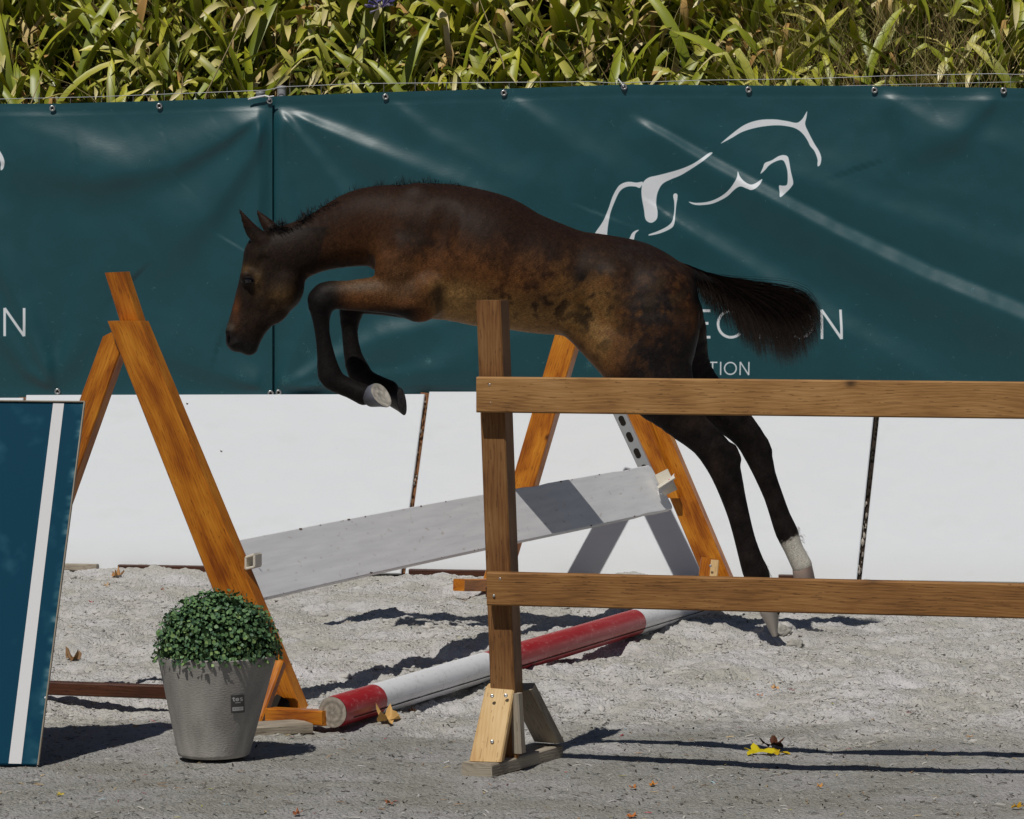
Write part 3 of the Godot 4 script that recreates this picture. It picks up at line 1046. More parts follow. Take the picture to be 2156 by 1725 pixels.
func plants() -> void:
	var m := vmat(0.42, 0.5)
	m.backlight_enabled = true
	m.backlight = Color(0.34, 0.38, 0.14)
	var md := vmat(0.8, 0.3)
	md.backlight_enabled = true
	md.backlight = Color(0.35, 0.3, 0.2)
	var g := [S(92, 112, 24), S(112, 130, 28), S(80, 102, 26), S(132, 140, 34)]
	var y := [S(192, 188, 54), S(208, 198, 78), S(164, 168, 44), S(212, 202, 104)]
	var dry := [S(222, 200, 142), S(236, 220, 172), S(182, 142, 84), S(200, 172, 112)]
	var green := []
	var bent := []
	var arch := []
	var dead := []
	for i in 7:
		green.append(leaf_mesh(100 + i, 0, g[i % 4] * 0.8, g[(i + 1) % 4].lerp(y[i % 4], 0.25), y[(i + 2) % 4]))
		bent.append(leaf_mesh(120 + i, 1, g[i % 4], g[(i + 2) % 4].lerp(y[i % 4], 0.5), y[i % 4].lerp(dry[i % 2], 0.95 if i % 2 else 0.1)))
		arch.append(leaf_mesh(140 + i, 3, g[i % 4], g[i % 4].lerp(y[(i + 1) % 4], 0.5), y[(i + 3) % 4].lerp(dry[i % 2], 0.75 if i % 3 == 0 else 0.1)))
		dead.append(leaf_mesh(160 + i, 2, dry[(i + 2) % 4] * 0.7, dry[i % 4], dry[(i + 1) % 4]))
	var r := RandomNumberGenerator.new()
	r.seed = 5
	var rows := 11
	for j in rows:
		var dd := 0.19 + 0.17 * j
		var nx := 24
		for i in nx:
			var x := -2.95 + 5.9 * (i + 0.5 * (j % 2)) / (nx - 1) + r.randf_range(-0.10, 0.10)
			if absf(x) > 2.75: continue
			var d := 16.15 - 0.172 * x + dd + r.randf_range(-0.09, 0.09)
			var px := CX + x * F / d
			var weedy := px > 1640 and px < 2010
			if weedy and r.randf() < 0.3: continue
			var at := Vector3(x, bank_h(x, d) - 0.02, -d)
			var zone := "above the right end of the long banner"
			for q in [[120, "above the left end of the left banner"], [340, "above the left banner, over the wing's raised upright"], [520, "above the left banner just short of the join"], [700, "above the join of the banners"], [900, "above the foal's neck"], [1120, "above the foal's withers"], [1330, "above the foal's back and the white cable tie"], [1560, "above the emblem's hind legs"], [1780, "above the emblem's head"], [1980, "in the dry grass right of the emblem"]]:
				if px < q[0]:
					zone = q[1]
					break
			var label: String = "agapanthus clump, " + ("low on the bank " if j < 3 else ("midway up the bank " if j < 6 else "high on the bank ")) + zone
			var t := thing("agapanthus_plant", at, label, "plant", "agapanthus plants on the bank")
			var n := r.randi_range(15, 19)
			var lean := r.randf_range(-0.3, 0.3) + (0.35 if px < 800 and px > 300 else 0.0)
			for k in n:
				var o := MeshInstance3D.new()
				var u := r.randf()
				var is_dead := u > 0.76
				var pool: Array = green if u < 0.36 else (bent if u < 0.60 else (arch if u < 0.76 else dead))
				o.mesh = pool[r.randi() % pool.size()]
				o.material_override = md if is_dead else m
				o.name = ("leaf" if not is_dead else "dry_leaf") + ("" if k == 0 else "_%03d" % k)
				t.add_child(o, true)
				var az := TAU * k / n + r.randf_range(-0.4, 0.4)
				var s := r.randf_range(0.72, 1.12)
				if j < 4 and sin(az) < 0.1: s *= 0.48 + 0.10 * j
				var tilt := r.randf_range(-0.1, 0.3)
				var sc := Vector3(s, s * r.randf_range(0.85, 1.05), s * r.randf_range(0.8, 1.15))
				var off := Vector3(r.randf_range(-0.04, 0.04), 0, r.randf_range(-0.04, 0.04))
				for turn in 3:                       # no leaf may reach through the banner
					o.transform = Transform3D(Basis(Vector3.UP, az).rotated(Vector3(0, 0, 1), -lean * 0.8).rotated(Vector3(1, 0, 0), tilt).scaled(sc), off)
					var box := o.transform * o.mesh.get_aabb()
					if at.z + box.end.z < -(BASE_B + 0.06 - 0.172 * (x + box.end.x)): break
					if turn == 0: az += PI
					else: tilt = -0.15; sc *= 0.6
	# dark undergrowth that fills the gaps between the clumps
	var um := MultiMesh.new()
	um.transform_format = MultiMesh.TRANSFORM_3D
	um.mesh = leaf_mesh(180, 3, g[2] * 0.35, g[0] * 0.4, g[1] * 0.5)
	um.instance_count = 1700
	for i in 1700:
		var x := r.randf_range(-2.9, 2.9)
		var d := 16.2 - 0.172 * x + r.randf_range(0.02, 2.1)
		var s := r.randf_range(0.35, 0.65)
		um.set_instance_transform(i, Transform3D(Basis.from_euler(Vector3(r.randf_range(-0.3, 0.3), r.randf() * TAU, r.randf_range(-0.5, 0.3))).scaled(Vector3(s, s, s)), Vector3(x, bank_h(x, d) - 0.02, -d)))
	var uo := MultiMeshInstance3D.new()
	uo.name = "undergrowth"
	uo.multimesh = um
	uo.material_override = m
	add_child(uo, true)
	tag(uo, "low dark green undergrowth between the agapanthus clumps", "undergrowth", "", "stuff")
	# dry grass and dead stalks, thickest towards the right
	var gm := MB.new()
	for i in 2300:
		var x := r.randf_range(-2.7, 2.7)
		if r.randf() < 0.78: x = r.randf_range(1.15, 2.30)
		var d := 16.25 - 0.172 * x + r.randf_range(0.0, 1.3)
		var p := Vector3(x, bank_h(x, d), -d)
		var len := r.randf_range(0.25, 0.75)
		var dir := Vector3(r.randf_range(-0.7, 0.5), 1.0, r.randf_range(-0.35, 0.25)).normalized()
		var droop := r.randf_range(0.1, 1.3)
		var col: Color = [S(196, 178, 116), S(220, 202, 142), S(150, 142, 80), S(118, 126, 56), S(130, 106, 80)][r.randi() % 5]
		var line := []
		var rad := []
		var w := r.randf_range(0.0012, 0.0036)
		for k in 6:
			line.append(p); rad.append(w * (1.0 - 0.15 * k))
			p += dir * len / 5.0
			dir = (dir + Vector3(r.randf_range(-0.15, 0.15), -droop * 0.22, 0.02 if d < 16.6 - 0.172 * x else 0.06)).normalized()
		gm.tube(line, rad, 3, col)
	tag(put(gm, "dry_grass", md), "tangle of thin dry grass and dead stalks among the plants", "dry grass", "", "stuff")
	# a few bare stalks and the violet flower head that show clearly
	for q in [[805, 15, 16.7, 1]]:
		var top := P(q[0], q[1], q[2])
		var t := thing("agapanthus_flower", Vector3(top.x, bank_h(top.x, q[2]), top.z), "faded violet agapanthus flower head on a thin stalk near the top of the bank", "flower")
		var mb := MB.new()
		mb.tube([t.position, t.position.lerp(top, 0.5) + Vector3(0.02, 0, 0), top], [0.005, 0.004, 0.003], 5, S(96, 110, 50))
		put(mb, "stalk", M.plain, t)
		for k in 26:
			var fb := MB.new()
			var dirv := Vector3(r.randf_range(-1, 1), r.randf_range(-0.5, 1), r.randf_range(-0.6, 1)).normalized()
			var e := top + dirv * r.randf_range(0.05, 0.075)
			fb.tube([top, top.lerp(e, 0.6), e, e + dirv * 0.014], [0.0012, 0.0016, 0.005, 0.007], 5, S(92, 88, 150) if k % 3 else S(150, 142, 170))
			put(fb, "floret", M.plain, t)
	for q in [[380, 160, 520, 20, 16.45], [1085, 185, 1010, 0, 16.5], [1270, 150, 1212, 40, 16.5], [250, 215, 225, 165, 16.2], [395, 212, 385, 160, 16.2], [1650, 150, 1600, -20, 16.6], [1870, 160, 1990, 15, 16.5], [2060, 175, 2160, 90, 16.4], [600, 60, 760, 110, 16.6], [0, 90, 90, 150, 16.4]]:
		var a := P(q[0], q[1], q[4])
		var b := P(q[2], q[3], q[4] + 0.15)
		a.y = minf(a.y, bank_h(a.x, -a.z) + 0.05)
		var mid := a.lerp(b, 0.5) + Vector3(r.randf_range(-0.04, 0.04), 0.02, 0.03)
		var mb := MB.new()
		mb.tube([a, a.lerp(mid, 0.5), mid, mid.lerp(b, 0.5), b], [0.0042, 0.004, 0.0036, 0.003, 0.002], 5, S(178, 160, 120) * r.randf_range(0.7, 1.0))
		tag(put(mb, "dead_stalk", M.plain), {380: "bare dead stalk slanting up right, above the left banner's second eyelet", 1085: "tall bare stalk leaning left above the long banner's second eyelet", 1270: "pale bare stalk leaning left beside the white cable tie", 250: "short pale stalk leaning left above the left banner", 395: "thin short stalk standing just above the left banner's right half", 1650: "bare stalk leaning left above the emblem's back", 1870: "long pale stalk leaning right through the dry grass", 2060: "long stalk leaning right at the right edge of the bank", 600: "bare stalk lying to the right above the banner join", 0: "bare stalk slanting down right in the top left corner"}[q[0]], "stalk", "dead stalks on the bank")

# ---- the foal --------------------------------------------------------------
# Its skeleton was laid out in the side view: x, y and radius in view units at the foal's distance, z (towards us) in metres.
const HD := 12.9
const HS := 558.1
var bones := []          # [x0, y0, z0, r0, x1, y1, z1, r1, flat0, flat1, blend, carve]

var chains := 0

func bone(a: Array, b: Array, blend := 14.0, carve := false) -> void:
	# each end: x, y, r, z (m), flatness (how many times thinner it is across than in side view)
	bones.append(PackedFloat32Array([a[0], a[1], a[3] * HS, a[2], b[0], b[1], b[3] * HS, b[2], a[4], b[4], blend, 1.0 if carve else 0.0, chains]))
	chains += 1

func chain(pts: Array, blend := 14.0) -> void:      # one limb through the given stations, rounded off between them
	var fine := []
	var n := pts.size()
	var parts := 4 if n > 12 and pts[0][2] > 50 and pts[0][3] == 0 else (2 if n > 2 else 1)
	for i in n - 1:
		for j in parts:
			var q := []
			for k in 5:
				q.append(cubic_interpolate(pts[i][k], pts[i + 1][k], pts[maxi(i - 1, 0)][k], pts[mini(i + 2, n - 1)][k], float(j) / parts))
			fine.append(q)
	fine.append(pts[n - 1])
	for i in fine.size() - 1:
		bone(fine[i], fine[i + 1], blend)
		chains -= 1
	chains += 1

func skeleton() -> void:
	# trunk, from the neck to the croup
	chain([[612, 534, 60, 0, 1.42], [672, 511, 61, 0, 1.4], [752, 482.5, 78.5, 0, 1.35], [800, 478, 87, 0, 1.25], [850, 488, 99, 0, 1.15], [900, 493, 107, 0, 1.15], [960, 510, 120, 0, 1.1], [1020, 545, 137, 0, 1.12], [1080, 566, 128, 0, 1.05], [1140, 583, 120, 0, 1.0], [1200, 596, 112, 0, 1.0], [1260, 610, 117, 0, 1.0], [1320, 628, 123, 0, 1.05], [1350, 642, 118, 0, 1.05]], 16.0)
	chain([[912, 560, 112, 0, 1.12], [960, 555, 121, 0, 1.1], [1020, 548, 134, 0, 1.12]], 20.0)
	chain([[1345, 640, 112, 0, 1.05], [1410, 605, 53, 0, 1.1], [1440, 578, 21, 0, 1.0], [1500, 592, 13, 0, 1.0], [1560, 620, 7, 0, 1.0]], 18.0)
	# head
	chain([[566, 536, 48, 0, 1.15], [576, 600, 65, 0, 1.55], [539, 660, 43, 0, 1.35], [512, 700, 31, 0, 1.15]], 14.0)
	chain([[566, 536, 46, 0, 1.15], [612, 534, 54, 0, 1.4]], 16.0)
	chain([[545, 545, 30, 0, 0.9], [520, 640, 28, 0, 0.9], [505, 690, 26, 0, 0.95]], 12.0)       # the flat of the face
	chain([[508, 700, 28, 0, 1.0], [500, 717, 25, 0, 0.9]], 10.0)
	chain([[535, 690, 26, 0, 0.95], [527, 715, 22, 0, 0.9], [524, 729, 20, 0.0, 0.9]], 8.0)            # lower jaw and lip
	for s in [1.0, -1.0]:
		bone([523, 582, 16, 0.058 * s, 1.0], [540, 590, 15, 0.056 * s, 1.0], 10.0)              # brow and eye
		bone([541, 600, 8, 0.060 * s, 1.0], [523, 654, 5, 0.043 * s, 1.0], 7.0)                 # cheek bone
		bone([594, 616, 34, 0.036 * s, 1.25], [602, 592, 30, 0.036 * s, 1.25], 10.0)              # jowl
		bone([486, 700, 11, 0.034 * s, 1.0], [492, 722, 9, 0.032 * s, 1.0], 7.0)                # nostril wing
		bone([479, 703, 6, 0.046 * s, 1.0], [484, 720, 3.5, 0.043 * s, 1.0], 3.0, true)           # nostril
		bone([494, 741, 3, 0.05 * s, 1.0], [520, 724, 2, 0.056 * s, 1.0], 3.0, true)          # mouth line
		bone([504, 690, 6, 0.062 * s, 1.0], [498, 712, 5, 0.056 * s, 1.0], 6.0, true)          # behind the nostril
		bone([526, 590, 7.5, 0.094 * s, 1.0], [531, 592, 7.5, 0.094 * s, 1.0], 5.0, true)       # eye socket
		bone([575, 645, 10, 0.078 * s, 1.0], [552, 692, 8, 0.060 * s, 1.0], 9.0, true)         # hollow before the cheek
		bone([545, 560, 9, 0.086 * s, 1.0], [556, 548, 8, 0.084 * s, 1.0], 8.0, true)           # hollow above the eye
	# ears
	chain([[554, 506, 17, 0.045, 1.1], [534, 488, 15, 0.052, 1.5], [519, 464, 8.5, 0.056, 1.5], [507, 442, 2.2, 0.056, 1.0]], 8.0)
	chain([[578, 492, 15, -0.045, 1.1], [562, 474, 14, -0.052, 1.5], [550, 459, 9, -0.056, 1.5], [538, 442, 2.2, -0.058, 1.0]], 8.0)
	bone([527, 492, 6, 0.072, 1.0], [514, 462, 4, 0.068, 1.0], 5.0, true)
	# shoulder and fore legs
	for s in [1.0, -1.0]:
		chain([[880, 430, 40, 0.075 * s, 1.5], [850, 540, 55, 0.125 * s, 1.5], [845, 592, 46, 0.125 * s, 1.4], [888, 630, 45, 0.125 * s, 1.3]], 26.0)   # shoulder blade and upper arm
	chain([[880, 628, 48, 0.125, 1.3], [840, 622, 41, 0.125, 1.2], [790, 620, 37, 0.122, 1.1], [735, 622, 31, 0.118, 1.05], [700, 621, 30, 0.115, 1.0], [682, 632, 31, 0.115, 1.0], [679, 660, 21, 0.115, 1.0], [682, 700, 15.5, 0.115, 1.1], [690, 750, 19, 0.113, 1.15], [697, 786, 25, 0.112, 1.15], [712, 803, 22, 0.112, 1.1], [740, 816, 20, 0.112, 1.05], [768, 829, 22, 0.110, 1.0]], 10.0)
	chain([[880, 632, 44, -0.12, 1.3], [800, 632, 33, -0.118, 1.1], [748, 636, 28, -0.115, 1.0], [736, 660, 25, -0.115, 1.0], [733, 700, 17, -0.115, 1.1], [740, 750, 19.5, -0.113, 1.15], [753, 785, 25, -0.112, 1.1], [768, 799, 20, -0.112, 1.05], [790, 810, 19, -0.110, 1.0], [816, 824, 22, -0.110, 1.0]], 10.0)
	# haunches and hind legs
	chain([[1368, 640, 102, 0.06, 1.05], [1372, 690, 98, 0.10, 1.15], [1364, 757, 90, 0.115, 1.25], [1378, 800, 78, 0.125, 1.25], [1408, 848, 54, 0.128, 1.2], [1443, 890, 40, 0.128, 1.2], [1482, 924, 35, 0.128, 1.2], [1512, 962, 36, 0.126, 1.3], [1527, 1000, 31, 0.125, 1.25], [1539, 1040, 26, 0.124, 1.15], [1552, 1085, 22.5, 0.123, 1.15], [1565, 1135, 22, 0.122, 1.15], [1579, 1180, 25, 0.122, 1.1], [1588, 1202, 27, 0.122, 1.1], [1598, 1226, 21, 0.122, 1.05], [1608, 1252, 20, 0.122, 1.0], [1616, 1278, 22, 0.122, 1.0]], 10.0)
	bone([1537, 942, 11, 0.127, 1.2], [1547, 962, 9.5, 0.127, 1.1], 10.0)          # point of the hock
	chain([[1390, 650, 88, -0.06, 1.05], [1412, 700, 79, -0.10, 1.15], [1424, 760, 72, -0.115, 1.2], [1452, 808, 61, -0.125, 1.2], [1500, 850, 47, -0.128, 1.15], [1545, 886, 38, -0.128, 1.15], [1580, 922, 32, -0.128, 1.2], [1600, 958, 30, -0.126, 1.25], [1616, 1004, 23, -0.125, 1.15], [1634, 1050, 20.5, -0.124, 1.15], [1649, 1094, 21.5, -0.123, 1.15], [1662, 1126, 24, -0.122, 1.1], [1676, 1160, 20.5, -0.122, 1.0], [1694, 1196, 22, -0.122, 1.0]], 10.0)
	bone([1613, 936, 9.5, -0.127, 1.1], [1621, 954, 8.5, -0.127, 1.1], 9.0)
	# forms that catch the light
	for s in [1.0, -1.0]:
		bone([1215, 672, 42, 0.10 * s, 1.0], [1316, 752, 62, 0.135 * s, 1.1], 24.0)        # fold of the flank
		bone([905, 600, 26, 0.165 * s, 1.0], [862, 640, 22, 0.160 * s, 1.0], 18.0)        # triceps
		bone([1290, 585, 22, 0.165 * s, 1.0], [1320, 660, 30, 0.165 * s, 1.0], 26.0)      # point of the hip down to the stifle
		bone([1310, 770, 26, 0.180 * s, 1.0], [1340, 740, 24, 0.180 * s, 1.0], 20.0)      # stifle
		bone([938, 650, 14, 0.258 * s, 1.0], [925, 560, 18, 0.268 * s, 1.0], 22.0, true)   # behind the elbow
		bone([1236, 590, 24, 0.266 * s, 1.0], [1226, 660, 14, 0.255 * s, 1.0], 26.0, true) # flank
		bone([812, 520, 16, 0.196 * s, 1.0], [800, 470, 16, 0.190 * s, 1.0], 20.0, true)   # neck before the shoulder
		bone([640, 560, 9, 0.108 * s, 1.0], [760, 530, 10, 0.150 * s, 1.0], 12.0, true)    # throat groove
		bone([612, 560, 7, 0.104 * s, 1.0], [640, 590, 6, 0.100 * s, 1.0], 8.0, true)     # behind the jowl
		bone([942, 430, 34, 0.214 * s, 1.0], [912, 560, 35, 0.246 * s, 1.0], 16.0, true)   # edge of the shoulder blade
		bone([880, 640, 8, 0.232 * s, 1.0], [800, 600, 6, 0.205 * s, 1.0], 9.0, true)     # between the muscles of the forearm

func field(px: float, py: float, pz: float, list: PackedInt32Array) -> float:
	var d := 1e6
	var run := 1e6
	var run_id := -1.0
	var run_k := 1.0
	for n in list:
		var b: PackedFloat32Array = bones[n]
		var ex := b[4] - b[0]
		var ey := b[5] - b[1]
		var qx := px - b[0]
		var qy := py - b[1]
		var t := clampf((qx * ex + qy * ey) / (ex * ex + ey * ey), 0.0, 1.0)
		qx -= ex * t
		qy -= ey * t
		var qz := (pz - b[2] - (b[6] - b[2]) * t) * (b[8] + (b[9] - b[8]) * t)
		var e := sqrt(qx * qx + qy * qy + qz * qz) - b[3] - (b[7] - b[3]) * t
		if b[12] == run_id:
			run = minf(run, e)
			continue
		if run_id >= 0.0:
			var h := maxf(run_k - absf(d - run), 0.0) / run_k
			d = minf(d, run) - h * h * run_k * 0.25
			run_id = -1.0
		if b[11] > 0.5:
			var k := b[10]
			var h := maxf(k - absf(d + e), 0.0) / k
			d = maxf(d, -e) + h * h * k * 0.25
		else:
			run = e
			run_id = b[12]
			run_k = b[10]
	if run_id >= 0.0:
		var h := maxf(run_k - absf(d - run), 0.0) / run_k
		d = minf(d, run) - h * h * run_k * 0.25
	return d

func at_horse(x: float, y: float, zv: float) -> Vector3:     # view units and depth offset in view units -> world
	return Vector3((x - CX) / HS, CH - (y - HY) / HS, -HD + zv / HS)

var hn := FastNoiseLite.new()
var hn2 := FastNoiseLite.new()

func blob(x: float, y: float, cx: float, cy: float, rx: float, ry: float) -> float:
	var a := (x - cx) / rx
	var b := (y - cy) / ry
	return exp(-(a * a + b * b))

func coat(x: float, y: float, z: float) -> Color:
	var n := hn.get_noise_3d(x, y, z)
	var f := hn2.get_noise_3d(x * 1.0, y * 1.0, z)
	var black := Color(0.0078, 0.0066, 0.0066)
	var back := Color(0.028, 0.0140, 0.0088)
	var side := Color(0.165, 0.068, 0.0235)
	var tan := Color(0.38, 0.225, 0.080)
	var c := back
	var sock := 0.0
	var n2 := hn.get_noise_3d(x * 2.6 + 500.0, y * 2.6, z * 2.0)
	var wob := n * 34.0 + n2 * 16.0
	if x < 700.0 and y > 480.0 and x < 655.0 + (600.0 - y) * 0.3 and not (y > 575.0 and x > 645.0):      # head
		c = Color(0.026, 0.0165, 0.0115)
		c = c.lerp(Color(0.115, 0.068, 0.028), 0.85 * blob(x + wob * 0.3, y, 596, 628, 30, 26))
		c = c.lerp(Color(0.135, 0.082, 0.036), 0.8 * blob(x, y, 545, 592, 10, 26))
		c = c.lerp(Color(0.12, 0.07, 0.028), 0.8 * blob(x, y, 519, 566, 14, 10))
		c = c.lerp(Color(0.16, 0.06, 0.022), 0.85 * blob(x, y, 498, 655, 9, 30))
		c = c.lerp(Color(0.09, 0.075, 0.055), 0.7 * blob(x, y, 487, 686, 12, 10))
		c = c.lerp(Color(0.022, 0.019, 0.018), smoothstep(690.0, 712.0, y - (x - 490.0) * 0.35))
		c = c.lerp(black, blob(x, y, 524, 590, 11, 12))
		c = c.lerp(Color(0.055, 0.035, 0.025), 0.5 * smoothstep(645, 665, y) * smoothstep(690, 670, y))
		c = c.lerp(black, smoothstep(500.0, 470.0, y) * 0.8)
	else:
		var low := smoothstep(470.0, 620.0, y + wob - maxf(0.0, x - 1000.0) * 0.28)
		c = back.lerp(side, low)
		c = c.lerp(side * 0.9, 0.7 * blob(x, y, 830, 560, 120, 90))
		c = c.lerp(tan, 0.8 * smoothstep(585.0, 650.0, y + wob * 0.8 - (x - 1000.0) * 0.12) * smoothstep(900.0, 930.0, x) * smoothstep(1230.0, 1120.0, x))
		c = c.lerp(tan * 1.5, 0.85 * blob(x + wob * 0.4, y, 960, 622, 40, 26))
		c = c.lerp(tan * 0.75, 0.7 * blob(x + wob, y + wob, 1195, 660, 50, 60))
		c = c.lerp(tan * 0.9, 0.8 * blob(x + wob, y + wob * 0.5, 1262, 690, 36, 80))
		c = c.lerp(Color(0.055, 0.034, 0.012), 0.85 * blob(x + wob * 0.5, y, 1220, 648, 18, 60))
		# shoulder, forearm
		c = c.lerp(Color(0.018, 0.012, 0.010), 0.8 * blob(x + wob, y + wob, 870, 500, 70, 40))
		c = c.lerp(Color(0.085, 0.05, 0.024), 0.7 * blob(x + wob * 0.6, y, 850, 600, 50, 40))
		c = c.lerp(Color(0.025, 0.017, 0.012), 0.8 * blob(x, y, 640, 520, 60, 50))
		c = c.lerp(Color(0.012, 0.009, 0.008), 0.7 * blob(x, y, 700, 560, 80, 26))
		# haunch: dark dapples over brown
		var rump := smoothstep(1270.0, 1320.0, x) * smoothstep(860.0, 800.0, y)
		c = c.lerp(Color(0.020, 0.016, 0.016), rump * smoothstep(-0.55, 0.45, n * 0.8 + f * 0.25 + 1.0 * blob(x + wob, y, 1370, 650, 60, 34) + 0.9 * smoothstep(660.0, 760.0, y) - 0.15 - 0.8 * blob(x, y, 1440, 615, 34, 44)))
		c = c.lerp(Color(0.105, 0.062, 0.027), 0.6 * rump * smoothstep(0.05, 0.4, -n) * blob(x, y, 1400, 620, 90, 50))
		c = c.lerp(Color(0.12, 0.055, 0.02), 0.6 * blob(x + wob * 0.4, y + wob, 1300, 735, 24, 70))
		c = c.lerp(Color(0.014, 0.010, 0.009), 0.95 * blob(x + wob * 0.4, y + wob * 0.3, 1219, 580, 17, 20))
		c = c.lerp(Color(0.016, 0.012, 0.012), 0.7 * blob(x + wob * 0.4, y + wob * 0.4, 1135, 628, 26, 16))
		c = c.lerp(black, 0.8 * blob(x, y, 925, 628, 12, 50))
		# rust and soot mottling over the flank and quarters
		var mott := blob(x, y, 1180, 640, 110, 60) + blob(x, y, 1310, 690, 90, 100) + 0.7 * blob(x, y, 1420, 620, 60, 50) + 0.5 * blob(x, y, 1060, 620, 110, 50)
		c = c.lerp(Color(0.150, 0.066, 0.020), 0.60 * clampf(mott, 0, 1) * smoothstep(-0.05, 0.42, n2 * 0.45 + n))
		c = c.lerp(Color(0.013, 0.010, 0.010), 0.62 * clampf(mott, 0, 1) * smoothstep(0.02, 0.40, -n2 * 0.45 - n))
		# legs
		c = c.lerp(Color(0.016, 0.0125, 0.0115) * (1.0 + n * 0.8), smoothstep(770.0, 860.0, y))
		c = c.lerp(Color(0.05, 0.032, 0.022), 0.5 * blob(x, y, 1450, 885, 30, 14) + 0.4 * blob(x, y, 1500, 985, 12, 40))
		if x < 905.0:
			var arm := blob(x, y, 765, 602, 48, 14)
			c = c.lerp(Color(0.014, 0.0105, 0.0095), smoothstep(640.0, 660.0, y + (x - 780.0) * 0.05) * smoothstep(905.0, 860.0, x))
			c = c.lerp(black * 1.3, smoothstep(760.0, 700.0, x) * smoothstep(575.0, 590.0, y))
			if z > 0.0: c = c.lerp(Color(0.15, 0.10, 0.06), 0.9 * arm)
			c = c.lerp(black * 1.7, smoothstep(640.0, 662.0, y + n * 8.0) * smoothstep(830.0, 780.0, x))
			c = c.lerp(Color(0.04, 0.035, 0.032), 0.35 * blob(x, y, 685, 628, 22, 14))
		# white sock on the far hind leg
		if z < 0.0 and x > 1600.0:
			var edge := 1150.0 - (x - 1650.0) * 0.55 + f * 9.0
			sock = smoothstep(edge - 5.0, edge + 5.0, y)
		c = c.lerp(black * 1.6, smoothstep(1442.0, 1464.0, x) * smoothstep(660.0, 630.0, y))
	c *= 1.42 * (1.0 + f * 0.45 + n2 * 0.25 + n * 0.10)
	c = c.lerp(Color(1.0, 0.96, 0.85) * (1.0 + f * 0.12), sock)
	c.a = 1.0
	return c

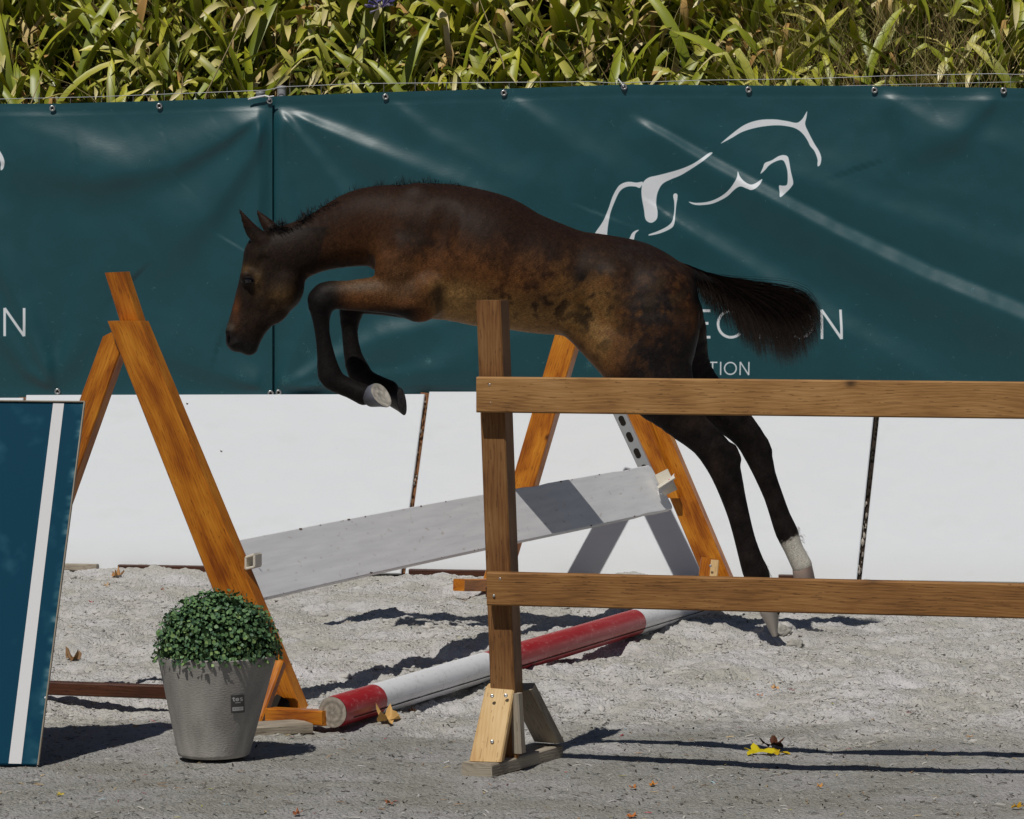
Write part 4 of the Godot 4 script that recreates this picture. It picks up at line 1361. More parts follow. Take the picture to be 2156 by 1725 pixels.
func foal() -> void:
	skeleton()
	hn = noise(91, 0.022, 3)
	hn2 = noise(92, 0.16, 2)
	var cell := 4.1                                    # view units, about 7 mm
	var B := 6
	var x0 := 462.0
	var y0 := 372.0
	var z0 := -165.0
	var nx := int(1280.0 / cell / B) + 1
	var ny := int(935.0 / cell / B) + 1
	var nz := int(330.0 / cell / B) + 1
	var lists := []
	lists.resize(nx * ny * nz)
	var bs := cell * B
	for n in bones.size():
		var b: PackedFloat32Array = bones[n]
		var r := maxf(b[3], b[7])
		var m := 16.0 + b[10]
		var fz := minf(b[8], b[9])
		var lo := Vector3(minf(b[0], b[4]) - r - m, minf(b[1], b[5]) - r - m, minf(b[2], b[6]) - (r + m) / fz)
		var hi := Vector3(maxf(b[0], b[4]) + r + m, maxf(b[1], b[5]) + r + m, maxf(b[2], b[6]) + (r + m) / fz)
		for i in range(maxi(0, int((lo.x - x0) / bs)), mini(nx - 1, int((hi.x - x0) / bs)) + 1):
			for j in range(maxi(0, int((lo.y - y0) / bs)), mini(ny - 1, int((hi.y - y0) / bs)) + 1):
				for k in range(maxi(0, int((lo.z - z0) / bs)), mini(nz - 1, int((hi.z - z0) / bs)) + 1):
					var q := (i * ny + j) * nz + k
					if lists[q] == null: lists[q] = PackedInt32Array()
					lists[q].append(n)
	var NX := nx * B + 1
	var NY := ny * B + 1
	var NZ := nz * B + 1
	var val := PackedFloat32Array()
	val.resize(NX * NY * NZ)
	val.fill(1e7)
	var vid := PackedInt32Array()
	vid.resize(NX * NY * NZ)
	vid.fill(-1)
	var active := []
	for i in nx:
		for j in ny:
			for k in nz:
				var q := (i * ny + j) * nz + k
				if lists[q] == null: continue
				var l: PackedInt32Array = lists[q]
				var e := field(x0 + (i + 0.5) * bs, y0 + (j + 0.5) * bs, z0 + (k + 0.5) * bs, l)
				if absf(e) > bs * 1.35: continue
				active.append([i, j, k])
				for a in B + 1:
					for c in B + 1:
						var row := ((i * B + a) * NY + j * B + c) * NZ + k * B
						for d in B + 1:
							if val[row + d] > 9e6:
								val[row + d] = field(x0 + (i * B + a) * cell, y0 + (j * B + c) * cell, z0 + (k * B + d) * cell, l)
	var mb := MB.new()
	var vp := PackedVector3Array()
	var sy := NZ
	var sx := NY * NZ
	var offs := [0, sx, sy, sx + sy, 1, sx + 1, sy + 1, sx + sy + 1]
	var edges := [[0, 1], [2, 3], [4, 5], [6, 7], [0, 2], [1, 3], [4, 6], [5, 7], [0, 4], [1, 5], [2, 6], [3, 7]]
	var corner := []
	for c in 8: corner.append(Vector3(c & 1, (c >> 1) & 1, (c >> 2) & 1))
	for blk in active:
		for a in B:
			for c in B:
				var row: int = ((blk[0] * B + a) * NY + blk[1] * B + c) * NZ + blk[2] * B
				for d in B:
					var q := row + d
					var inside := 0
					for o in 8:
						if val[q + offs[o]] < 0.0: inside += 1
					if inside == 0 or inside == 8: continue
					var s := Vector3.ZERO
					var n := 0
					for e in edges:
						var va := val[q + offs[e[0]]]
						var vb := val[q + offs[e[1]]]
						if (va < 0.0) != (vb < 0.0):
							s += (corner[e[0]] as Vector3).lerp(corner[e[1]], va / (va - vb))
							n += 1
					s /= n
					vid[q] = vp.size()
					vp.append(Vector3(x0 + (blk[0] * B + a + s.x) * cell, y0 + (blk[1] * B + c + s.y) * cell, z0 + (blk[2] * B + d + s.z) * cell))
	var quads := PackedInt32Array()
	for blk in active:
		for a in B:
			for c in B:
				var row: int = ((blk[0] * B + a) * NY + blk[1] * B + c) * NZ + blk[2] * B
				for d in B:
					var q := row + d
					if vid[q] < 0: continue
					var v0 := val[q] < 0.0
					for ax in 3:
						var st: int = [sx, sy, 1][ax]
						if (val[q + st] < 0.0) == v0: continue
						var u: int = [sy, 1, sx][ax]
						var w: int = [1, sx, sy][ax]
						var i0 := vid[q - u - w]
						var i1 := vid[q - w]
						var i2 := vid[q]
						var i3 := vid[q - u]
						if i0 < 0 or i1 < 0 or i3 < 0: continue
						if v0: quads.append_array([i0, i1, i2, i3])
						else: quads.append_array([i3, i2, i1, i0])
	# ease the facets
	for pass_ in 2:
		var sum := PackedVector3Array()
		var cnt := PackedInt32Array()
		sum.resize(vp.size()); cnt.resize(vp.size())
		for i in range(0, quads.size(), 4):
			for k in 4:
				var p := quads[i + k]
				sum[p] += vp[quads[i + (k + 1) % 4]]
				cnt[p] += 1
		var wgt := 0.5 if pass_ == 0 else -0.48
		for i in vp.size():
			if cnt[i] > 0: vp[i] = vp[i].lerp(sum[i] / cnt[i], wgt)
	for p in vp:
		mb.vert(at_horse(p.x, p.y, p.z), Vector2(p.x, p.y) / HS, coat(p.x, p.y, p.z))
	for i in range(0, quads.size(), 4):      # y is turned over on the way to the world, which turns the faces too
		mb.quad_i(quads[i + 3], quads[i + 2], quads[i + 1], quads[i])
	var t := thing("foal", Vector3(-0.2, 0, -HD), "dark brown foal with a white hind sock leaping over the striped pole and plank", "foal")
	var m := vmat(0.54, 0.22)
	var hair_ramp := Gradient.new()
	hair_ramp.set_color(0, Color(0.45, 0.43, 0.42))
	hair_ramp.set_color(1, Color(1.0, 1.0, 1.0))
	m.albedo_texture = noise_texture(96, 0.08, 4, 512, false, 1.0, hair_ramp)
	m.uv1_triplanar = true
	m.uv1_scale = Vector3(2.4, 7.0, 7.0)
	m.heightmap_enabled = true
	m.heightmap_texture = noise_texture(95, 0.10, 3, 512)
	m.heightmap_scale = 0.07
	put(mb, "body", m, t)
	print("foal ", mb.v.size(), " ", Time.get_ticks_msec())
	# eyes
	for s in [1.0, -1.0]:
		var eb := MB.new()
		eb.ball(at_horse(527, 590, 43.5 * s), Vector3(0.0155, 0.0145, 0.0135), 12, 18)
		put(eb, "eye", mat(Color(0.006, 0.005, 0.006), 0.06, 0.6), t)
		var lid := MB.new()
		for w in [[-1.0, 0.0045], [1.0, 0.003]]:
			var arc := []
			var rad := []
			for i in 9:
				var a := lerpf(0.1, PI - 0.1, i / 8.0)
				arc.append(at_horse(528 - cos(a) * 10.0, 590 + w[0] * sin(a) * 6.0 + (i - 4) * 0.6, (51.0 - 2.5 * absf(cos(a)) * 2.0) * s))
				rad.append(w[1] * (0.4 + 0.6 * sin(a)))
			lid.tube(arc, rad, 6, Color(0.014, 0.011, 0.010))
		put(lid, "eyelid", M.plain, t)
	for s in [1.0, -1.0]:
		var nb := MB.new()
		nb.ball(at_horse(482, 708, 24.0 * s), Vector3(0.007, 0.015, 0.008), 8, 10, Color(0.004, 0.0035, 0.0035))
		put(nb, "nostril", M.plain, t)
	hooves(t)
	mane(t)
	tail(t)

func hoof(t: Node3D, top: Vector3, toe: Vector3, front: Vector3, r0: float, r1: float, cols: Array, part := "hoof") -> Node3D:
	# a slanting cone from the coronet (top) to the sole; front points to the toe
	var ax := (toe - top).normalized()
	var f := (front - ax * front.dot(ax)).normalized()
	var s := ax.cross(f)
	var mb := MB.new()
	var rings := [[-0.12, 0.92, 0.0], [0.0, 1.0, 0.0], [0.08, 1.03, 0.0], [0.5, 1.0, 0.35], [0.93, 1.0, 0.85], [1.0, 0.97, 0.95]]
	var L := (toe - top).length()
	var sides := 20
	for q in rings:
		for k in sides:
			var a := TAU * k / sides
			var rr: float = lerpf(r0, r1, clampf(q[0], 0, 1)) * q[1]
			var fwd := cos(a)
			var p: Vector3 = top + ax * L * q[0] + f * (fwd * rr * (1.12 if fwd > 0.0 else 0.85) + q[2] * r1 * 0.35) + s * sin(a) * rr
			var c: Color = cols[0].lerp(cols[1], clampf(q[0], 0.0, 1.0))
			var nz := hn.get_noise_3d(a * 30.0, q[0] * 12.0, 7.0)
			mb.vert(p, Vector2(a, q[0]), c * (1.0 + 0.5 * nz))
	for i in rings.size() - 1:
		for k in sides:
			var a := i * sides + k
			var b := i * sides + (k + 1) % sides
			mb.quad_i(b, a, a + sides, b + sides)
	var o := put(mb, part, vmat(0.42, 0.45), t)
	var sb := MB.new()                                  # the sole
	var base := (rings.size() - 1) * sides
	var mid := Vector3.ZERO
	for k in sides: mid += mb.v[base + k] + o.position + where(t)
	mid /= sides
	var n0 := 0
	var soles := []
	for ring in 6:
		for k in sides:
			var p: Vector3 = mb.v[base + k] + o.position + where(t)
			var q: Vector3 = p.lerp(mid, [0.0, 0.12, 0.28, 0.45, 0.62, 0.82][ring]) + ax * [0.0005, 0.0016, -0.001, -0.003, -0.002, -0.004][ring]
			var e := hn.get_noise_3d(q.x * 2600.0, q.y * 2600.0, q.z * 2600.0)
			sb.vert(q, Vector2.ZERO, cols[2] * (1.0 + 0.7 * e) * [0.75, 1.0, 0.95, 0.85, 0.95, 0.7][ring])
	sb.vert(mid - ax * 0.003, Vector2.ZERO, cols[2] * 0.6)
	for ring in 5:
		for k in sides:
			var a := ring * sides + k
			var b := ring * sides + (k + 1) % sides
			sb.quad_i(b, a, a + sides, b + sides)
	for k in sides: sb.tri(5 * sides + (k + 1) % sides, 5 * sides + k, 6 * sides)
	put(sb, "sole", vmat(0.8, 0.2), o)
	return o

func hooves(t: Node3D) -> void:
	var slate := Color(0.05, 0.055, 0.07)
	var pale := Color(0.32, 0.29, 0.25)
	# near fore, folded so that the pale sole shows
	hoof(t, at_horse(777, 834, 61), at_horse(797, 819, 75), Vector3(0.67, -0.74, 0.0), 0.039, 0.054, [Color(0.03, 0.03, 0.035), Color(0.13, 0.135, 0.165), Color(0.46, 0.43, 0.38)])
	# far fore, dark
	hoof(t, at_horse(820, 838, -64), at_horse(841, 834, -58), Vector3(0.60, -0.80, 0.0), 0.038, 0.056, [Color(0.03, 0.028, 0.027), Color(0.016, 0.016, 0.018), Color(0.10, 0.095, 0.09)])
	# near hind, just leaving the sand on its toe
	hoof(t, at_horse(1617, 1276, 70), at_horse(1629, 1332, 70), at_horse(0, 40, 0) - at_horse(0, 0, 0) + Vector3(-0.02, 0, 0), 0.039, 0.010, [Color(0.30, 0.27, 0.24), Color(0.34, 0.31, 0.28), pale])
	# far hind, below the white sock
	hoof(t, at_horse(1697, 1200, -70), at_horse(1712, 1236, -70), Vector3(-0.6, -0.5, 0), 0.039, 0.043, [Color(0.30, 0.22, 0.18), Color(0.10, 0.09, 0.09), pale])

func hair_blade(mb: MB, pts: Array, w: float, wide: Vector3, col: Color) -> void:
	var n := pts.size()
	var i0 := mb.v.size()
	for i in n:
		var f := 1.0 - pow(float(i) / (n - 1), 2.0) * 0.92
		mb.vert(pts[i] - wide * w * f, Vector2.ZERO, col)
		mb.vert(pts[i] + wide * w * f, Vector2.ZERO, col)
	for i in n - 1:
		mb.quad_i(i0 + 2 * i, i0 + 2 * i + 1, i0 + 2 * i + 3, i0 + 2 * i + 2)

func mane(t: Node3D) -> void:
	var r := RandomNumberGenerator.new()
	r.seed = 8
	var crest := [[556, 492], [575, 478], [592, 476], [612, 478], [630, 464], [656, 446], [706, 421], [760, 400], [814, 392], [860, 388], [895, 387], [930, 387], [971, 391], [1010, 404], [1050, 425]]
	var mb := MB.new()
	for i in 2200:
		var u := pow(r.randf(), 1.15) * (crest.size() - 1.02)
		var k := int(u)
		var x := lerpf(crest[k][0], crest[k + 1][0], u - k) + r.randf_range(-3, 3)
		var y := lerpf(crest[k][1], crest[k + 1][1], u - k) + r.randf_range(-4, 1)
		var late := smoothstep(880.0, 980.0, x)
		var l := r.randf_range(6, 17) * (1.0 + 0.5 * sin(x * 0.12)) * (1.0 - 0.72 * late)
		var z := r.randf_range(-7, 7)
		var dir := Vector2(r.randf_range(-0.3, 1.2), r.randf_range(-1.2, -0.4)).normalized()
		var flop := r.randf_range(-1, 1) * l * 0.5
		if r.randf() < 0.55:                        # lies flat down the near side
			dir = Vector2(r.randf_range(0.5, 1.2), r.randf_range(-0.1, 0.9)).normalized()
			var down := r.randf_range(0.5, 11.0)
			y += down
			z = sqrt(150.0 * down) / 1.3 + 2.0
		var pts := []
		for s in 4:
			var q := s / 3.0
			pts.append(at_horse(x + dir.x * l * q, y + dir.y * l * q + q * q * 1.5, z + flop * q))
		var g := r.randf_range(0.6, 1.5)
		hair_blade(mb, pts, 0.0011, Vector3(0.6, 0.5, 0.6).normalized(), Color(0.012, 0.0095, 0.009) * g)
	# forelock between the ears
	for i in 160:
		var x := r.randf_range(540, 572)
		var pts := []
		for s in 4:
			var q := s / 3.0
			pts.append(at_horse(x - q * 26.0 + r.randf_range(-2, 2), 494 + (572 - x) * 0.3 + q * 34.0, r.randf_range(-26, 30) * (0.6 + 0.6 * q)))
		hair_blade(mb, pts, 0.0012, Vector3(0.5, 0.2, 0.8).normalized(), Color(0.012, 0.0095, 0.009) * r.randf_range(0.6, 1.5))
	put(mb, "mane", vmat(0.5, 0.45), t)
	for q in [[640, 452], [706, 423], [758, 404], [811, 396], [850, 392], [592, 478]]:
		var kb := MB.new()
		for i in 6:
			kb.ball(at_horse(q[0] + r.randf_range(-3, 3), q[1] - 1 + i * 2.4, 10 + i * 3.4 + r.randf_range(-2, 2)), Vector3(0.008, 0.006, 0.008), 5, 7, Color(0.010, 0.008, 0.008))
		put(kb, "braid_knot", M.plain, t)
	# feather tufts at the fetlocks and the long hairs of the white sock
	var fb := MB.new()
	for q in [[1684, 1122, -70, 1], [1693, 1140, -70, 1], [1700, 1172, -70, 1], [1606, 1192, 70, 0], [1612, 1204, 70, 0], [679, 806, 64, 0], [740, 808, -64, 0]]:
		for i in 30:
			var x: float = q[0] + r.randf_range(-6, 4)
			var y: float = q[1] + r.randf_range(-9, 9)
			var sgn := -1.0 if x < 1000 else 1.0
			var pts := []
			for s in 4:
				var w := s / 3.0
				pts.append(at_horse(x + sgn * w * r.randf_range(4, 7), y + w * w * 6.0, q[2] + r.randf_range(-10, 10)))
			hair_blade(fb, pts, 0.0009, Vector3(0.3, 0.5, 0.8).normalized(), (Color(0.52, 0.46, 0.36) if q[3] else Color(0.012, 0.010, 0.009)) * r.randf_range(0.7, 1.2))
	put(fb, "fetlock_hair", vmat(0.6, 0.3), t)

func tail(t: Node3D) -> void:
	var r := RandomNumberGenerator.new()
	r.seed = 15
	var ends := [[1476, 640], [1500, 668], [1546, 700], [1574, 728], [1594, 756], [1622, 748], [1645, 764], [1664, 768], [1684, 756], [1700, 742], [1716, 712], [1718, 690]]
	var mb := MB.new()
	for i in 3400:
		var lock := r.randi_range(0, 46)
		var u := clampf(pow((lock + 0.5) / 47.0, 0.85) + r.randfn() * 0.018, 0.0, 0.999)
		var z := r.randf_range(-1, 1)
		z = z * absf(z)
		# along the dock, from its root to its tip
		var dx := lerpf(1440, 1580, u * 0.85 * r.randf_range(0.2, 1.0))
		var dy := lerpf(566, 618, (dx - 1440) / 140.0) + r.randf_range(-12, 16) * (1.0 - u * 0.35)
		var k := u * (ends.size() - 1.01)
		var e0: Array = ends[int(k)]
		var e1: Array = ends[int(k) + 1]
		var ex := lerpf(e0[0], e1[0], k - int(k)) + r.randfn() * 8.0 + sin(lock * 7.3) * 7.0
		var ey := lerpf(e0[1], e1[1], k - int(k)) + r.randfn() * 6.0 - absf(r.randfn()) * 12.0 + sin(lock * 3.1) * 9.0
		var p0 := Vector2(dx, dy)
		var p3 := Vector2(ex, ey)
		var span := (p3 - p0).length()
		var p1 := p0 + Vector2(0.90, 0.36) * span * 0.50 + Vector2(r.randfn() * 5, r.randfn() * 6 - u * u * 16.0)
		var p2 := p3 + Vector2(-10.0 + 6.0 * u, -0.36 * span) + Vector2(r.randfn() * 4, 0)
		var pts := []
		for s in 9:
			var q := s / 8.0
			var p := p0.bezier_interpolate(p1, p2, p3, q)
			pts.append(at_horse(p.x, p.y, z * (8.0 + 26.0 * q)))
		var g := r.randf_range(0.55, 1.7)
		hair_blade(mb, pts, r.randf_range(0.0010, 0.0021), Vector3(0.35, 0.45, 0.82).normalized(), Color(0.042, 0.0305, 0.0255) * g)
	put(mb, "tail", vmat(0.42, 0.35), t)

# ---- jump, fence and the rest ------------------------------------------------
func timber(t: Node3D, called: String, m: Material, p0: Vector3, p1: Vector3, wdir: Vector3, w: float, th: float, w1 := -1.0, n0 := Vector3.ZERO, n1 := Vector3.ZERO, bev := 0.004) -> MeshInstance3D:
	var mb := MB.new()
	mb.beam(p0, p1, wdir, w, th, w1, -1.0, bev, n0, n1, Vector2(rng.randf() * maxf(0.05, 2.5 - (p1 - p0).length()), rng.randf()))
	return put(mb, called, m, t)

func screw(t: Node3D, p: Vector3, n: Vector3, r := 0.006) -> void:
	var mb := MB.new()
	var s := n.cross(Vector3.UP).normalized()
	var u := s.cross(n)
	var pts := []
	for ring in 3:
		for k in 10:
			var a := TAU * k / 10
			mb.vert(p + (s * cos(a) + u * sin(a)) * r * [1.0, 0.8, 0.3][ring] + n * [0.0, 0.0022, 0.0012][ring])
	for ring in 2:
		for k in 10:
			mb.quad_i(ring * 10 + k, ring * 10 + (k + 1) % 10, ring * 10 + 10 + (k + 1) % 10, ring * 10 + 10 + k)
	for k in range(1, 9): mb.tri(20, 20 + k, 20 + k + 1)
	put(mb, "screw", M.steel, t)

const U := Vector3(0.375, 0, -0.927)       # along the plank, away from us
const V := Vector3(0.927, 0, 0.375)        # across it, to the right and towards us

func left_standard() -> void:
	var d := 10.9
	var foot := P(604, 1487, d - 0.05)
	var t := thing("jump_wing", Vector3(foot.x - 0.3, 0, foot.z), "varnished orange timber A-frame jump wing behind the potted box ball", "jump wing", "timber jump wings")
	var top := P(269, 676, d)
	var bot := P(598, 1490, d - 0.12)
	timber(t, "leg", M.varnish, bot, top, V, 0.136, 0.062, 0.108, Vector3.UP, Vector3.UP)
	# the narrower upright that carries on above the head
	var e0 := P(300, 740, d + 0.062)
	var e1 := P(246, 573, d + 0.062)
	timber(t, "upright", M.varnish, e0, e1, V, 0.068, 0.05, 0.064, Vector3.ZERO, Vector3(-0.05, 1, 0))
	var r0 := P(-34, 1490, d + 0.26)
	var r1 := P(254, 690, d + 0.055)
	timber(t, "leg", M.varnish, r0, r1, V, 0.092, 0.05, 0.078, Vector3.UP, Vector3(-0.5, 1, 0))
	timber(t, "foot_rail", M.varnish_dark, Vector3(P(40, 1482, d + 0.1).x, 0.045, -(d + 0.12)), Vector3(P(560, 1500, d).x, 0.045, -(d - 0.10)), Vector3.UP, 0.042, 0.045)
	# cross foot, pointing towards the pole
	var c0 := P(570, 1506, 10.52)
	var c1 := P(690, 1512, 10.36)
	timber(t, "cross_foot", M.varnish, c0, c1, Vector3.UP, 0.046, 0.05)
	var g0 := Vector3(P(520, 1541, 10.3).x, 0.004, -10.30)
	var g1 := Vector3(P(640, 1541, 10.3).x, 0.004, -10.38)
	timber(t, "ground_board", M.grey_wood, g0, g1, Vector3(0.3, 0, 1), 0.12, 0.03)
	timber(t, "brace", M.varnish, P(536, 1532, 10.52), P(586, 1396, 10.66), Vector3(1, 0, 0.4), 0.045, 0.03)
	timber(t, "packing_block", M.dark, P(568, 1512, 10.7), P(596, 1478, 10.74), Vector3.RIGHT, 0.05, 0.05)
	# nail holes and hinge bolt
	for q in [[503, 1198], [560, 950], [540, 850]]:
		screw(t, P(270 + (q[0] - 500) * 1.6 + (q[1] - 700) * 0.40, q[1], d - 0.05), Vector3(-0.375, 0, 0.927), 0.004)
	cup(P(531, 1184, 10.80), "small white plastic jump cup on the orange wing above the potted ball")

func cup(p: Vector3, label: String) -> void:
	var t := thing("jump_cup", p, label, "jump cup", "plastic jump cups")
	var mb := MB.new()
	# a hollow bracket: three sides of a trapezium
	var o := V
	var q := [p + Vector3(0, 0.016, 0) - o * 0.012, p + Vector3(0, 0.026, 0) + o * 0.018, p + Vector3(0, -0.012, 0) + o * 0.018, p + Vector3(0, -0.020, 0) - o * 0.012]
	for i in 4:
		mb.beam(q[i], q[(i + 1) % 4], U, 0.05, 0.008, -1, -1, 0.002)
	put(mb, "bracket", M.cream, t)

func right_standard() -> void:
	var d := 15.02
	var t := thing("jump_wing", Vector3(P(1270, 1240, d).x, 0, -d), "varnished orange timber A-frame jump wing with a perforated metal track, beside the foal's hind legs", "jump wing", "timber jump wings")
	var apex := P(1240, 572, d - 0.02)
	var lf := P(1044, 1250, d + 0.05)
	timber(t, "leg", M.varnish, Vector3(lf.x, 0.0, lf.z), P(1232, 590, d + 0.03), V, 0.108, 0.06, 0.108, Vector3.UP, Vector3.UP)
	var rf := P(1524, 1255, d - 0.22)
	timber(t, "leg", M.varnish, Vector3(rf.x, 0.0, rf.z), apex, V, 0.112, 0.055, 0.112, Vector3.UP, Vector3.UP)
	# a second board laid on the front of the right leg, and the track on its edge
	var f := Vector3(-0.375, 0, 0.927) * 0.048
	var b0 := P(1418, 1047, d - 0.155) + f
	var b1 := P(1346, 862, d - 0.10) + f
	timber(t, "backing_board", M.varnish, b0, b1, V, 0.085, 0.036, -1, Vector3.UP)
	var k0 := P(1420, 1030, d - 0.19) + f * 0.6
	var k1 := P(1336, 850, d - 0.13) + f * 0.6
	var dirv := (k1 - k0).normalized()
	var tw := (V - dirv * V.dot(dirv)).normalized()
	var tn := dirv.cross(tw)
	if tn.z < 0.0: tn = -tn
	var tk := timber(t, "metal_track", M.metal, k0 - tw * 0.066, k1 - tw * 0.066, V, 0.054, 0.05)
	var L := (k1 - k0).length()
	var n := int(L / 0.078)
	for i in n:
		var c := k0 - tw * 0.066 + dirv * (0.05 + 0.078 * i) + tn * 0.0262
		var mb := MB.new()
		var ring := []
		for s in 20:
			var a := TAU * s / 20 + PI / 2
			var x := cos(a) * 0.013
			var y := sin(a) * 0.013 + 0.010
			if y < 0.002:
				x = clampf(x, -0.0075, 0.0075)
				y = minf(y, 0.002)
			if sin(a) < -0.3: y -= 0.020
			ring.append(c + tw * x + dirv * y)
		mb.fan(ring, [])
		put(mb, "keyhole", M.dark, tk)
	# cross feet that come towards us
	timber(t, "cross_foot", M.varnish, P(1085, 1232, 15.02), P(966, 1232, 14.56), Vector3.UP, 0.052, 0.055)
	timber(t, "foot_block", M.varnish_dark, P(1030, 1262, 14.54), P(1030, 1236, 14.54), Vector3.RIGHT, 0.03, 0.04)
	timber(t, "cross_foot", M.varnish, P(1482, 1240, 14.66), P(1492, 1176, 14.68), Vector3.RIGHT, 0.062, 0.05)
	timber(t, "split_block", M.pine, P(1500, 1240, 14.65), P(1505, 1180, 14.67), Vector3.RIGHT, 0.035, 0.05)
	screw(t, P(1496, 1192, 14.62), Vector3(0, 0, 1), 0.006)
	# cup with a torn label
	var p := P(1402, 1016, 14.42)
	var c := thing("jump_cup", p, "cream plastic jump cup with a torn label, holding the high end of the white plank", "jump cup", "plastic jump cups")
	var mb := MB.new()
	mb.beam(p - dirv * 0.048, p + dirv * 0.048, tw, 0.066, 0.012, -1, -1, 0.005)
	put(mb, "plate", M.cream, c)
	var lip := MB.new()
	lip.beam(p + Vector3(-0.035, -0.020, 0.04), p + Vector3(0.035, 0.025, 0.04), Vector3(0, 0, 1), 0.08, 0.010)
	put(lip, "lip", M.cream, c)
	var lab := MB.new()
	var a := P(1387, 1043, 14.36)
	var b := P(1418, 1016, 14.36)
	lab.quad(a, b, b + Vector3(0.004, 0.038, -0.004), a + Vector3(-0.006, 0.016, -0.004))
	put(lab, "torn_label", mat(Color(0.72, 0.70, 0.70), 0.6), c)
	var red := MB.new()
	var rp := P(1411, 1012, 14.353)
	red.ball(rp, Vector3(0.009, 0.007, 0.001), 6, 8)
	put(red, "red_print", mat(Color(0.55, 0.09, 0.15), 0.6), c)

func plank() -> void:
	var l := P(505, 1206, 10.98)
	var r := P(1388, 1026, 14.50)
	var ax := (r - l).normalized()
	var n := Vector3(V.x, 0, V.z)
	var tilt := deg_to_rad(30.0)
	n = (n * cos(tilt) + Vector3.UP * sin(tilt)).normalized()
	n = (n - ax * n.dot(ax)).normalized()
	var up := n.cross(ax)
	if up.y < 0.0: up = -up
	var t := thing("white_plank", Vector3((l.x + r.x) / 2, 0, (l.z + r.z) / 2), "long chipped white jump plank sloping up between the two orange wings", "plank")
	var m := StandardMaterial3D.new()
	var w := 1024
	var h := 128
	var data := PackedByteArray()
	data.resize(w * h * 3)
	var ns := noise(201, 0.02, 4)
	var q := 0
	for y in h:
		for x in w:
			var e := ns.get_noise_2d(x * 0.5, y * 2.2)
			var st := maxf(0.0, ns.get_noise_2d(x * 2.5 + 400.0, y * 2.5) - 0.42) * 1.0
			data[q] = to8(0.890 + e * 0.04 - st * 0.35); data[q + 1] = to8(0.888 + e * 0.04 - st * 0.42); data[q + 2] = to8(0.892 + e * 0.035 - st * 0.5)
			q += 3
	m.albedo_texture = image_texture(w, h, data)
	m.roughness = 0.55
	m.heightmap_enabled = true
	m.heightmap_texture = noise_texture(203, 0.03, 4, 256)
	m.heightmap_scale = 0.05
	var hw := 0.106
	var th := 0.024
	# outline with rounded corners, bowed a little like an old board
	var L := (r - l).length()
	var mb := MB.new()
	var us := [0.0, 0.003, 0.008, 0.015, 0.024]
	for i in 32: us.append(0.06 + (L - 0.12) * i / 31.0)
	for k in [0.024, 0.015, 0.008, 0.003, 0.0]: us.append(L - k)
	var nseg := us.size() - 1
	var ring := func(i: int) -> Array:
		var u: float = us[i]
		var e := minf(u, L - u)
		var cr := 0.022
		var half := hw - (cr - sqrt(maxf(0.0, cr * cr - (cr - minf(e, cr)) ** 2)))
		var rr := RandomNumberGenerator.new()
		rr.seed = 300 + i
		var c := l + ax * u + up * (0.004 * sin(u * 1.2))
		var chip := (0.004 if rr.randf() < 0.05 else 0.0) + rr.randf() * 0.0005
		var chip2 := (0.005 if rr.randf() < 0.07 else 0.0) + rr.randf() * 0.0005
		var out := []
		for p in [[half - chip2, -th / 2 - 0.000], [half - chip2, th / 2 - 0.003], [half - chip2 - 0.003, th / 2], [-half + chip + 0.003, th / 2], [-half + chip, th / 2 - 0.003], [-half + chip, -th / 2]]:
			out.append(c + up * p[0] + n * p[1])
		return out
	for i in nseg:
		var a: Array = ring.call(i)
		var b: Array = ring.call(i + 1)
		for k in 6:
			var j := (k + 1) % 6
			var u0: float = us[i] / L
			var u1: float = us[i + 1] / L
			var v0: float = 0.5 - (a[k] - l).dot(up) / 0.23
			var v1: float = 0.5 - (a[j] - l).dot(up) / 0.23
			mb.quad(a[k], b[k], b[j], a[j], Vector2(u0, v0), Vector2(u1, v0), Vector2(u1, v1), Vector2(u0, v1))
	var e0: Array = ring.call(0)
	var e1: Array = ring.call(nseg)
	e0.reverse()
	mb.fan(e1, []); mb.fan(e0, [])
	put(mb, "board", m, t)
	var rr := RandomNumberGenerator.new()
	rr.seed = 33
	var cb := MB.new()
	for i in 26:                                   # bare wood where the paint is chipped along the edges
		var u := rr.randf_range(0.04, 0.965)
		var low := rr.randf() < 0.6
		var p := l.lerp(r, u) + up * ((-hw + 0.003 if low else hw - 0.004) + 0.004 * sin(u * L * 1.2)) + n * (th / 2 - 0.0012)
		var s := 0.003 + 0.012 * pow(rr.randf(), 2.5)
		var g := rr.randf_range(0.6, 1.2)
		var pts := []
		for k in 7:
			var a := TAU * k / 7
			var rad := s * rr.randf_range(0.5, 1.1)
			pts.append(p + ax * cos(a) * rad * 1.4 + up * sin(a) * rad * 0.45 + n * 0.0022)
		cb.fan(pts, [], Color(0.16, 0.12, 0.09) * g)
	tag(put(cb, "paint_chips", M.plain, t), "", "", "", "stuff")

